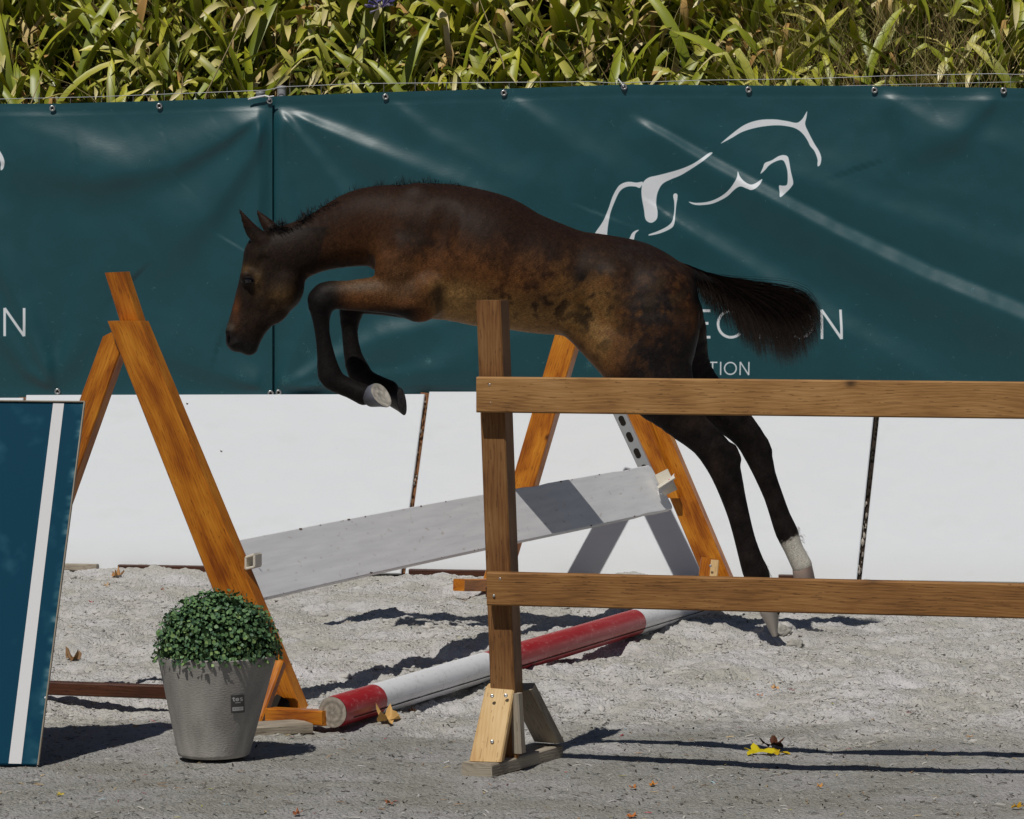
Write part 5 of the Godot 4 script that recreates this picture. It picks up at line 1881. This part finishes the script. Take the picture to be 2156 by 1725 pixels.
func pole() -> void:
	var a := Vector3(-0.543, 0.050, -10.35)
	var dirv := Vector3(1.002, 0.010, -2.51)
	var t := thing("ground_pole", Vector3(a.x, 0, a.z), "round red and white banded jump pole lying on the sand under the plank", "pole")
	var rad := 0.049
	var red := StandardMaterial3D.new()
	var w := 256
	var data := PackedByteArray()
	var data2 := PackedByteArray()
	data.resize(w * w * 3); data2.resize(w * w * 3)
	var n := noise(210, 0.02, 4)
	var q := 0
	for y in w:
		for x in w:
			var e := n.get_noise_2d(x * 1.5, y * 0.7)
			var s := 1.0 if n.get_noise_2d(x * 2.0 + 200.0, y * 3.4) > 0.40 else 0.0
			var c := Color8(166, 32, 38).lerp(Color8(190, 120, 116), clampf(maxf(0.0, e) * 0.7 + s * 0.55, 0, 1))
			data[q] = to8(c.r); data[q + 1] = to8(c.g); data[q + 2] = to8(c.b)
			var c2 := Color8(232, 232, 234).lerp(Color8(170, 164, 154), clampf(maxf(0.0, e - 0.2) * 0.4 + s * 0.22, 0, 1))
			data2[q] = to8(c2.r); data2[q + 1] = to8(c2.g); data2[q + 2] = to8(c2.b)
			q += 3
	red.albedo_texture = image_texture(w, w, data)
	red.roughness = 0.35
	var white := StandardMaterial3D.new()
	white.albedo_texture = image_texture(w, w, data2)
	white.roughness = 0.38
	var marks := [0.0, 0.111, 0.45, 1.0, 1.43]
	var D := dirv.normalized()
	var S1 := D.cross(Vector3.UP).normalized()
	var S2 := S1.cross(D)
	for i in 4:
		var mb := MB.new()
		var p0: Vector3 = a + dirv * marks[i]
		var p1: Vector3 = a + dirv * marks[i + 1]
		var sides := 32
		var segs := 10
		for j in segs + 1:
			for k in sides + 1:
				var an := TAU * k / sides
				var bump := 0.0008 * n.get_noise_2d(j * 40.0 + i * 300.0, k * 14.0)
				mb.vert(p0.lerp(p1, float(j) / segs) + (S1 * cos(an) + S2 * sin(an)) * (rad + bump - (0.002 if i == 0 and j == 0 else 0.0)), Vector2(float(k) / sides, float(j) / segs * (marks[i + 1] - marks[i]) * 4.0))
		for j in segs:
			for k in sides:
				var b := j * (sides + 1) + k
				mb.quad_i(b + 1, b, b + sides + 1, b + sides + 2)
		put(mb, "red_band" if i % 2 == 0 else "white_band", red if i % 2 == 0 else white, t)
	var eb := MB.new()
	var nr := 6
	for ring in nr + 1:
		for k in 28:
			var an := TAU * k / 28
			var rr := (rad - 0.0025) * (1.0 - float(ring) / nr)
			var g := (0.30 + 0.10 * sin(ring * 2.4)) * (1.0 + n.get_noise_2d(k * 20.0, ring * 30.0) * 0.6)
			eb.vert(a - D * (0.002 + 0.0015 * (ring % 2)) + (S1 * cos(an) + S2 * sin(an)) * rr, Vector2.ZERO, Color(g, g * 0.87, g * 0.72))
	for ring in nr:
		for k in 28:
			eb.quad_i(ring * 28 + (k + 1) % 28, ring * 28 + k, ring * 28 + 28 + k, ring * 28 + 28 + (k + 1) % 28)
	put(eb, "sawn_end", M.plain, t)
	# a dark scored line along the side that faces us
	var lb := MB.new()
	for j in 60:
		var u0 := 0.02 + 1.40 * j / 60.0
		var u1 := 0.02 + 1.40 * (j + 1) / 60.0
		var an := -0.42
		var o := (S1 * -1.0 if S1.z < 0 else S1)
		var rdir := (o * cos(an) + S2 * sin(an)).normalized()
		var tdir := D.cross(rdir)
		var wd := 0.0022 * (0.7 + 0.6 * absf(n.get_noise_1d(j * 60.0)))
		lb.quad(a + dirv * u0 + rdir * (rad + 0.0016) - tdir * wd, a + dirv * u1 + rdir * (rad + 0.0016) - tdir * wd, a + dirv * u1 + rdir * (rad + 0.0016) + tdir * wd, a + dirv * u0 + rdir * (rad + 0.0016) + tdir * wd)
	put(lb, "scored_line", M.dark, t)

func front_fence() -> void:
	var d := 9.57
	var r := Vector3(0.974, 0, 0.225)
	var fr := Vector3(-0.225, 0, 0.974)
	var t := thing("rail_fence", Vector3(0.0, 0, -d), "brown two-rail timber fence on a braced foot, nearest to the camera at right", "fence")
	var top := P(1037, 632, d)
	var bot := P(1072, 1598, d)
	timber(t, "post", M.fence_dark, Vector3(bot.x, 0.03, bot.z), top, r, 0.070, 0.105, -1, Vector3.UP, Vector3.UP)
	for q in [[1008, 793, 868, M.fence, 0.0], [1030, 1203, 1273, M.fence_low, 0.0]]:
		var dd := d - 0.062
		var p0 := P(q[0], (q[1] + q[2]) * 0.5, dd) + fr * 0.012
		var p1 := p0 + r * 2.1 + Vector3(0, -0.004, 0)
		timber(t, "rail", q[3], p0, p1, Vector3.UP, (q[2] - q[1]) * dd / F, 0.036)
	# the second post, which stands beyond the right of the frame
	var p2 := bot + r * 2.0
	timber(t, "post", M.fence_dark, Vector3(p2.x, 0.0, p2.z), Vector3(p2.x, top.y, p2.z), r, 0.070, 0.105, -1, Vector3.UP, Vector3.UP)
	for q in [[1033, 810], [1035, 849], [1055, 1218], [1042, 1254]]:
		screw(t, P(q[0], q[1], d - 0.085) + fr * 0.0135, fr, 0.0042)
	# foot board and braces
	var fd := Vector3(0.50, 0, -0.866)
	var fs := Vector3(0.866, 0, 0.50)
	var n0 := P(1010, 1619, 9.42)
	n0.y = 0.012
	n0.x -= 0.008
	timber(t, "foot_board", M.grey_wood, n0, n0 + fd * 0.40 + Vector3(0, 0.006, 0), fs, 0.098, 0.038)
	var b0 := P(1025, 1602, 9.455)
	var b1 := P(1056, 1446, 9.54)
	timber(t, "brace", M.pine, b0, b1, Vector3(0.98, 0, 0.2), 0.090, 0.036, 0.082, Vector3.UP, Vector3(0, 1, 0.2))
	var c0 := P(1157, 1586, 9.74)
	var c1 := P(1098, 1446, 9.64)
	timber(t, "brace", M.grey_wood, Vector3(c0.x, 0.045, c0.z), c1, fs, 0.082, 0.030, -1, Vector3.UP)
	var s0 := P(1093, 1590, 9.52)
	var s1 := P(1086, 1460, 9.52)
	timber(t, "side_batten", M.grey_wood, Vector3(s0.x, 0.045, s0.z), s1, fs, 0.03, 0.03)
	for q in [[1036, 1466], [1065, 1465], [1036, 1562]]:
		screw(t, P(q[0], q[1], 9.50 - (q[1] - 1446) * 0.0004), Vector3(0, 0.3, 1).normalized(), 0.0055)

func teal_board() -> void:
	var lean := func(x: float, y: float) -> Vector3:
		var u := (1610.0 - y) / 762.0
		return P(x, y, 9.60 + 0.28 * u)
	var c := [lean.call(-420, 1604), lean.call(80, 1612), lean.call(178, 847), lean.call(-330, 842)]
	var t := thing("teal_panel", Vector3(c[1].x - 0.3, 0, c[1].z), "leaning teal advertising panel with a white stripe at the left edge", "panel")
	var m := StandardMaterial3D.new()
	var w := 256
	var h := 384
	var data := PackedByteArray()
	data.resize(w * h * 3)
	var n := noise(220, 0.03, 4)
	var q := 0
	for y in h:
		for x in w:
			var u := float(x) / w
			var e := n.get_noise_2d(x * 0.6, y * 0.6)
			var edge := smoothstep(0.965, 1.0, u) * clampf(n.get_noise_2d(x * 0.5 + 99.0, y * 1.6) * 2.0 + 0.15, 0, 1)
			var cl := maxf(0.0, e - 0.16) * 0.35
			var col := Color8(8, 62, 84).lerp(Color8(150, 165, 170), clampf(cl + edge * 0.6, 0, 1))
			data[q] = to8(col.r); data[q + 1] = to8(col.g); data[q + 2] = to8(col.b)
			q += 3
	m.albedo_texture = image_texture(w, h, data)
	m.roughness = 0.55
	m.metallic_specular = 0.22
	m.texture_repeat = false
	put(sheet(c, 0.016), "panel", m, t)
	var n3: Vector3 = (c[1] - c[0]).cross(c[3] - c[0]).normalized()
	var sb := MB.new()
	sb.quad(lean.call(18, 1608.5) + n3 * 0.0042, lean.call(45, 1609) + n3 * 0.0042, lean.call(135, 849.5) + n3 * 0.0042, lean.call(112, 849) + n3 * 0.0042)
	put(sb, "white_stripe", M.white_paint, t)
	var edge := MB.new()
	for i in [1, 2]:
		var a: Vector3 = c[i] + n3 * 0.001
		var b: Vector3 = c[(i + 1) % 4] + n3 * 0.001
		edge.beam(a, b, n3, 0.016, 0.004, -1, -1, 0.001)
	put(edge, "edge_trim", M.grey_wood, t)
	timber(t, "back_strut", M.pine, Vector3(c[1].x - 0.45, 0.0, c[1].z - 0.62), Vector3(c[2].x - 0.45, c[2].y * 0.85, c[2].z - 0.03), Vector3.RIGHT, 0.06, 0.03)
	# two white nicks on the edge
	for p in [[100, 1470], [110, 1415]]:
		var nb := MB.new()
		nb.ball(lean.call(p[0] - 3, p[1]) + n3 * 0.004, Vector3(0.006, 0.004, 0.002), 5, 7)
		put(nb, "edge_chip", M.white_paint, t)

func planter() -> void:
	var d := 9.76
	var base := GP(450, 1598)
	base = Vector3((450 - CX) * d / F, 0.004, -d)
	var lean := (457.0 - 450.0) * d / F
	var t := thing("plant_pot", base, "tapered grey concrete-look pot holding the clipped box ball", "pot")
	var r0 := 0.104
	var r1 := 0.170
	var hh := 0.285
	var mb := MB.new()
	var prof := [[0.0, 0.0], [r0 - 0.01, 0.0], [r0 - 0.002, 0.004], [r0, 0.012]]
	for i in 12: prof.append([lerpf(r0, r1, (i + 1) / 12.0), lerpf(0.012, hh, (i + 1) / 12.0)])
	prof.append([r1 - 0.003, hh + 0.004])
	prof.append([r1 - 0.014, hh + 0.003])
	prof.append([r1 - 0.018, hh - 0.01])
	prof.append([r1 - 0.03, hh - 0.08])
	mb.lathe(base, prof, 64)
	for i in mb.v.size():
		mb.v[i].x += lean * (mb.v[i].y - base.y) / hh
	var w := 512
	var data := PackedByteArray()
	data.resize(w * w * 3)
	var n := noise(230, 0.012, 4)
	var nf := noise(231, 0.25, 2)
	var q := 0
	for y in w:
		for x in w:
			var a := TAU * x / w
			var low := float(y) / w
			var st := n.get_noise_3d(cos(a) * 130.0, sin(a) * 130.0, y * 0.22)
			var sp := nf.get_noise_3d(cos(a) * 82.0, sin(a) * 82.0, float(y))
			var g := 0.635 + st * 0.09 + sp * 0.055 - 0.05 * smoothstep(0.0, 0.3, low) + 0.05 * smoothstep(0.6, 0.1, low) * (0.5 + st)
			data[q] = to8(g); data[q + 1] = to8(g * 0.975); data[q + 2] = to8(g * 0.94)
			q += 3
	var m := StandardMaterial3D.new()
	m.albedo_texture = image_texture(w, w, data)
	m.uv1_scale = Vector3(1, 3.4, 1)
	m.roughness = 0.85
	m.heightmap_enabled = true
	m.heightmap_texture = noise_texture(232, 0.12, 3, 512)
	m.heightmap_scale = 0.06
	put(mb, "pot", m, t)
	var soil := MB.new()
	soil.lathe(base + Vector3(lean, 0, 0), [[r1 - 0.02, hh - 0.03], [0.0, hh - 0.02]], 32)
	put(soil, "soil", M.dark, t)
	# the printed sticker, bent round the pot
	var lw := 128
	var lh := 192
	var cov := PackedFloat32Array()
	cov.resize(lw * lh)
	for p in [stroke(Vector2(26, 20), Vector2(26, 62), 11), stroke(Vector2(12, 34), Vector2(42, 34), 9), stroke(Vector2(25, 60), Vector2(40, 60), 10),
			arc_ring(Vector2(62, 48), Vector2(18, 18), 20, 340, 9), stroke(Vector2(46, 49), Vector2(78, 49), 8),
			arc_ring(Vector2(101, 40), Vector2(14, 11), 90, 335, 8), arc_ring(Vector2(100, 56), Vector2(14, 11), -90, 155, 8),
			stroke(Vector2(40, 82), Vector2(92, 82), 7), stroke(Vector2(12, 148), Vector2(116, 148), 40)]:
		raster(cov, lw, lh, p)
	var ld := PackedByteArray()
	ld.resize(lw * lh * 3)
	var lr := RandomNumberGenerator.new()
	lr.seed = 4
	var bars := []
	for x in lw: bars.append(lr.randf() < 0.45)
	for y in lh:
		for x in lw:
			var c := minf(cov[y * lw + x], 1.0) * 0.50 + 0.30
			if y > 134 and y < 158 and x > 20 and x < 108 and bars[x]: c = 0.45
			var k := (y * lw + x) * 3
			ld[k] = to8(c); ld[k + 1] = to8(c * 0.99); ld[k + 2] = to8(c * 0.98)
	var lm := StandardMaterial3D.new()
	lm.albedo_texture = image_texture(lw, lh, ld)
	lm.roughness = 0.6
	lm.texture_repeat = false
	var sb := MB.new()
	for j in 5:
		for i in 7:
			var x := lerpf(487, 514, i / 6.0)
			var y := lerpf(1463, 1502, j / 4.0)
			var py := CH - (y - HY) * (d - 0.12) / F
			var u := (py - base.y) / hh
			var rr := lerpf(r0, r1, u) + 0.0015
			var px := (x - CX) * (d - 0.12) / F
			var dx := px - base.x - lean * u
			sb.vert(Vector3(px, py, base.z + sqrt(maxf(rr * rr - dx * dx, 0.0))), Vector2(i / 6.0, j / 4.0))
	for j in 4:
		for i in 6:
			var a := j * 7 + i
			sb.quad_i(a, a + 7, a + 8, a + 1)
	put(sb, "printed_label", lm, t)
	# the clipped box ball
	var c := P(457, 1379, d)
	var R := 0.180
	var bt := thing("box_ball", Vector3(c.x, base.y + hh, c.z), "round clipped dark green box ball in the grey pot", "topiary")
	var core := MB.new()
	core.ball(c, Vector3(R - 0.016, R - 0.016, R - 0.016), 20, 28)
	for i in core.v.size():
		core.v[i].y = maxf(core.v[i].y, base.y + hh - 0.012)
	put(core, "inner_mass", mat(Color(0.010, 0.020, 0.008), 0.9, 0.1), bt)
	var lr2 := RandomNumberGenerator.new()
	lr2.seed = 19
	var variants := []
	for i in 3:
		var lb := MB.new()
		var wob: float = [0.9, 1.0, 1.12][i]
		lb.vert(Vector3.ZERO)
		for s in 3:
			var xx: float = [0.30, 0.68, 1.0][s]
			var ww: float = [0.34, 0.40, 0.0][s] * wob
			if s < 2:
				lb.vert(Vector3(-ww, 0.10 * s + 0.02, xx)); lb.vert(Vector3(0, -0.05 + 0.10 * s, xx)); lb.vert(Vector3(ww, 0.10 * s + 0.02, xx))
			else:
				lb.vert(Vector3(0, -0.02, 1.0))
		lb.tri(0, 1, 2); lb.tri(0, 2, 3)
		lb.quad_i(1, 4, 5, 2); lb.quad_i(2, 5, 6, 3)
		lb.tri(4, 7, 5); lb.tri(5, 7, 6)
		variants.append(lb.mesh())
	var lms := []
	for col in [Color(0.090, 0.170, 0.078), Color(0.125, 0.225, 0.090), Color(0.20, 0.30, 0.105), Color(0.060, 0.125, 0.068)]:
		var lmat := mat(col, 0.45, 0.32)
		lmat.backlight_enabled = true
		lmat.backlight = Color(0.16, 0.2, 0.08)
		lms.append(lmat)
	var mms := []
	var lists := [[], [], [], []]
	var shown := 0
	for i in 7000:
		var dirv := Vector3(lr2.randfn(), lr2.randfn(), lr2.randfn()).normalized()
		if dirv.y < -0.12: continue
		var rr := R + lr2.randf_range(-0.030, 0.004)
		var p := c + dirv * rr
		if p.y < base.y + hh - 0.015: continue
		if p.y < base.y + hh + 0.004 and Vector2(p.x - base.x - lean, p.z - base.z).length() < r1 - 0.004: continue
		var zz := (dirv * 0.45 + Vector3(lr2.randfn(), lr2.randfn() + 0.3, lr2.randfn()) * 0.6).normalized()
		var face := dirv + Vector3(lr2.randfn(), lr2.randfn() + 0.3, lr2.randfn()) * 0.38
		zz = (zz - face.normalized() * zz.dot(face.normalized()) * 0.75).normalized()
		var xx := -zz.cross(face).normalized()
		var s := lr2.randf_range(0.0100, 0.0150)
		var b := Basis(xx, zz.cross(xx), zz).scaled(Vector3(s, s, s))
		var fresh := lr2.randf()
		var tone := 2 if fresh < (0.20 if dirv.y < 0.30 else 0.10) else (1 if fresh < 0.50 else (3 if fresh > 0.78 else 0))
		var tr := Transform3D(Basis(xx * s, zz.cross(xx) * s, zz * s), p)
		if shown < 300 and dirv.z > 0.45 and rr > R - 0.006:
			var o := MeshInstance3D.new()
			o.mesh = variants[i % 3]
			o.material_override = lms[tone]
			o.name = "leaf" if shown == 0 else "leaf_%03d" % shown
			bt.add_child(o, true)
			o.transform = Transform3D(tr.basis, p - bt.position)
			shown += 1
		else:
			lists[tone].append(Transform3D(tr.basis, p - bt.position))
	var mm := MultiMesh.new()
	mm.transform_format = MultiMesh.TRANSFORM_3D
	mm.use_colors = true
	mm.mesh = variants[1]
	var total := 0
	for l in lists: total += l.size()
	mm.instance_count = total
	var k2 := 0
	for tone in 4:
		for tr in lists[tone]:
			mm.set_instance_transform(k2, tr)
			mm.set_instance_color(k2, [Color(0.090, 0.170, 0.078), Color(0.125, 0.225, 0.090), Color(0.20, 0.30, 0.105), Color(0.060, 0.125, 0.068)][tone] * lr2.randf_range(0.75, 1.25))
			k2 += 1
	var mi := MultiMeshInstance3D.new()
	mi.multimesh = mm
	mi.name = "small_leaves"
	var vm := vmat(0.45, 0.32)
	vm.backlight_enabled = true
	vm.backlight = Color(0.16, 0.2, 0.08)
	mi.material_override = vm
	bt.add_child(mi, true)
	tag(mi, "", "", "", "stuff")

# lobed plane-tree leaf, curled
func plane_leaf(seed_: int, s: float, curl: float, lobes := 5) -> MB:
	var r := RandomNumberGenerator.new()
	r.seed = seed_
	var mb := MB.new()
	var n := lobes * 4
	mb.vert(Vector3.ZERO)
	for ring in 2:
		for i in n + 1:
			var a := lerpf(-2.45, 2.45, float(i) / n) + PI / 2
			var lob := 0.62 + 0.38 * pow(absf(cos((float(i) / n) * PI * lobes - PI * lobes * 0.5)), 1.6)
			var rr := s * lob * (0.85 + 0.3 * r.randf() * 0.5) * (0.5 if ring == 0 else 1.0)
			var x := cos(a) * rr
			var z := -sin(a) * rr
			mb.vert(Vector3(x, curl * (x * x + z * z) / s * (0.6 + 0.8 * sin(i * 1.1 + seed_)) + r.randf() * 0.003, z), Vector2.ZERO)
	for i in n:
		mb.tri(0, 1 + i, 2 + i)
		var a := 1 + i
		mb.quad_i(a, a + n + 1, a + n + 2, a + 1)
	return mb

func litter() -> void:
	var leaves := [
		[820, 1520, 0.052, 0.9, S(206, 164, 100), 1.2, "curled tan plane leaf lying against the near end of the striped pole", "leaf"],
		[1598, 1585, 0.050, 0.25, S(196, 178, 20), 0.3, "bright yellow fallen leaf lying on the fence's shadow line", "leaf"],
		[1640, 1580, 0.042, 0.3, S(190, 160, 20), 2.2, "smaller yellow leaf overlapping the bright yellow one on the fence's shadow", "leaf"],
		[1625, 1568, 0.046, 0.5, S(76, 40, 22), 4.0, "dark brown leaf just behind the yellow leaves on the shadow line", "leaf"],
		[1632, 1442, 0.024, 0.6, S(206, 160, 110), 2.0, "small pale tan leaf on the loose sand right of the fence post", "leaf"],
		[1600, 1450, 0.016, 0.6, S(190, 130, 90), 3.0, "tiny brownish leaf beside the small pale tan one on the loose sand", "leaf"],
		[1376, 1653, 0.020, 0.5, S(196, 130, 54), 1.0, "orange brown leaf fragment in front of the fence foot, below the rail shadows", "leaf"],
		[1728, 1652, 0.018, 0.5, S(196, 140, 70), 1.7, "tan leaf scrap below the lower rail shadow at right", "leaf"],
		[1333, 1658, 0.016, 0.5, S(176, 110, 50), 3.7, "brown leaf scrap left of the orange one in front of the fence foot", "leaf"],
		[2145, 1700, 0.026, 0.5, S(170, 130, 20), 0.7, "mustard leaf cut by the bottom right corner of the view", "leaf"],
		[1330, 1718, 0.020, 0.5, S(190, 110, 50), 0.2, "orange leaf at the bottom edge below the fence foot", "leaf"],
		[628, 1712, 0.022, 0.6, S(156, 92, 60), 1.2, "reddish brown leaf at the bottom edge left of centre", "leaf"],
		[822, 1688, 0.020, 0.7, S(150, 96, 70), 2.6, "brown curled leaf near the bottom edge, right of the reddish one", "leaf"],
		[126, 1673, 0.016, 0.4, S(180, 160, 60), 0.5, "small yellow leaf near the bottom left corner", "leaf"],
		[285, 1532, 0.014, 0.3, S(196, 150, 90), 0.5, "pale orange chip of leaf in front of the shadow beside the pot", "leaf"],
		[150, 1383, 0.040, 0.9, S(128, 96, 64), 5.0, "crumpled brown leaf on the sand just right of the teal panel", "leaf"],
		[248, 1212, 0.034, 0.8, S(176, 130, 84), 1.0, "brown leaf at the foot of the white boards, left of the wing's leg", "leaf"],
		[225, 1228, 0.026, 0.6, S(186, 156, 116), 2.0, "beige leaf just below the one at the foot of the white boards", "leaf"],
		[342, 1244, 0.014, 0.6, S(150, 80, 56), 2.0, "tiny red brown leaf on the sand left of the box ball's top", "leaf"],
		[262, 1300, 0.020, 0.6, S(150, 104, 72), 2.0, "brown leaf on the sand midway between the teal panel and the box ball", "leaf"],
		[192, 1278, 0.015, 0.6, S(176, 80, 80), 2.4, "tiny reddish leaf on the pale sand beside the teal panel", "leaf"],
		[870, 1495, 0.022, 0.6, S(140, 90, 60), 1.4, "small brown leaf right of the curled tan leaf by the pole", "leaf"],
		[1010, 1585, 0.016, 0.4, S(180, 150, 90), 0.4, "straw coloured scrap beside the left corner of the fence foot", "leaf"],
		[2042, 1545, 0.016, 0.4, S(170, 130, 84), 0.9, "small tan scrap on the sand at right above the rail shadow", "leaf"]]
	for q in leaves:
		var p := GP(q[0], q[1])
		p.y = gh(p.x, p.z) + 0.004
		var mb := plane_leaf(int(q[0] * 7 + q[1]), q[2] * (1.0 if q[2] > 0.03 else 0.8), q[3])
		var turn: float = q[5]
		var b := Basis(Vector3.UP, turn).rotated(Vector3(1, 0, 0), 0.12)
		var low := 1e9
		for i in mb.v.size():
			mb.v[i] = b * mb.v[i]
			low = minf(low, mb.v[i].y)
		for i in mb.v.size():
			mb.v[i] += p - Vector3(0, low, 0)
		var m := mat(q[4], 0.6, 0.35)
		m.backlight_enabled = true
		m.backlight = Color(0.3, 0.26, 0.14)
		tag(put(mb, "fallen_leaf", m), q[6], q[7])
	# big clods thrown up by the hooves, and the dust behind
	var r := RandomNumberGenerator.new()
	r.seed = 66
	for q in [[1648, 1335, 0.03, "dark clod of sand kicked up beside the near hind hoof"], [1675, 1352, 0.03, "pale clod of sand right of the near hind hoof"], [1930, 1213, 0.045, "grey clod of sand lying against the right white board"], [740, 1308, 0.03, "clod of sand in the foal's shadow near the left end"]]:
		var p := GP(q[0], q[1])
		p.y = gh(p.x, p.z)
		var mb := MB.new()
		mb.ball(p + Vector3(0, q[2] * 0.25, 0), Vector3(q[2] * 1.2, q[2] * 0.75, q[2] * 0.9), 14, 20)
		for i in mb.v.size():
			var o := mb.v[i] - p
			var e := n_mid.get_noise_3d(mb.v[i].x * 5.0, mb.v[i].y * 5.0, mb.v[i].z * 5.0) + 0.6 * n_mid.get_noise_3d(mb.v[i].x * 14.0, mb.v[i].y * 14.0, mb.v[i].z * 14.0)
			mb.v[i] = p + o * (1.0 + 0.55 * e)
			mb.c[i] = Color(0.38, 0.36, 0.325) * (0.85 + 0.4 * e)
		tag(put(mb, "sand_clod", M.plain), q[3], "clod")
	# the dust the hind hooves have thrown up
	var fog := FogVolume.new()
	fog.name = "dust_puff"
	fog.shape = RenderingServer.FOG_VOLUME_SHAPE_ELLIPSOID
	fog.size = Vector3(0.46, 0.16, 0.34)
	var fm := FogMaterial.new()
	fm.albedo = Color(0.86, 0.83, 0.79)
	fm.density = 1.1
	fog.material = fm
	add_child(fog)
	fog.position = P(1765, 1362, 12.95)
	tag(fog, "faint puff of pale dust behind the near hind hoof", "dust", "", "stuff")
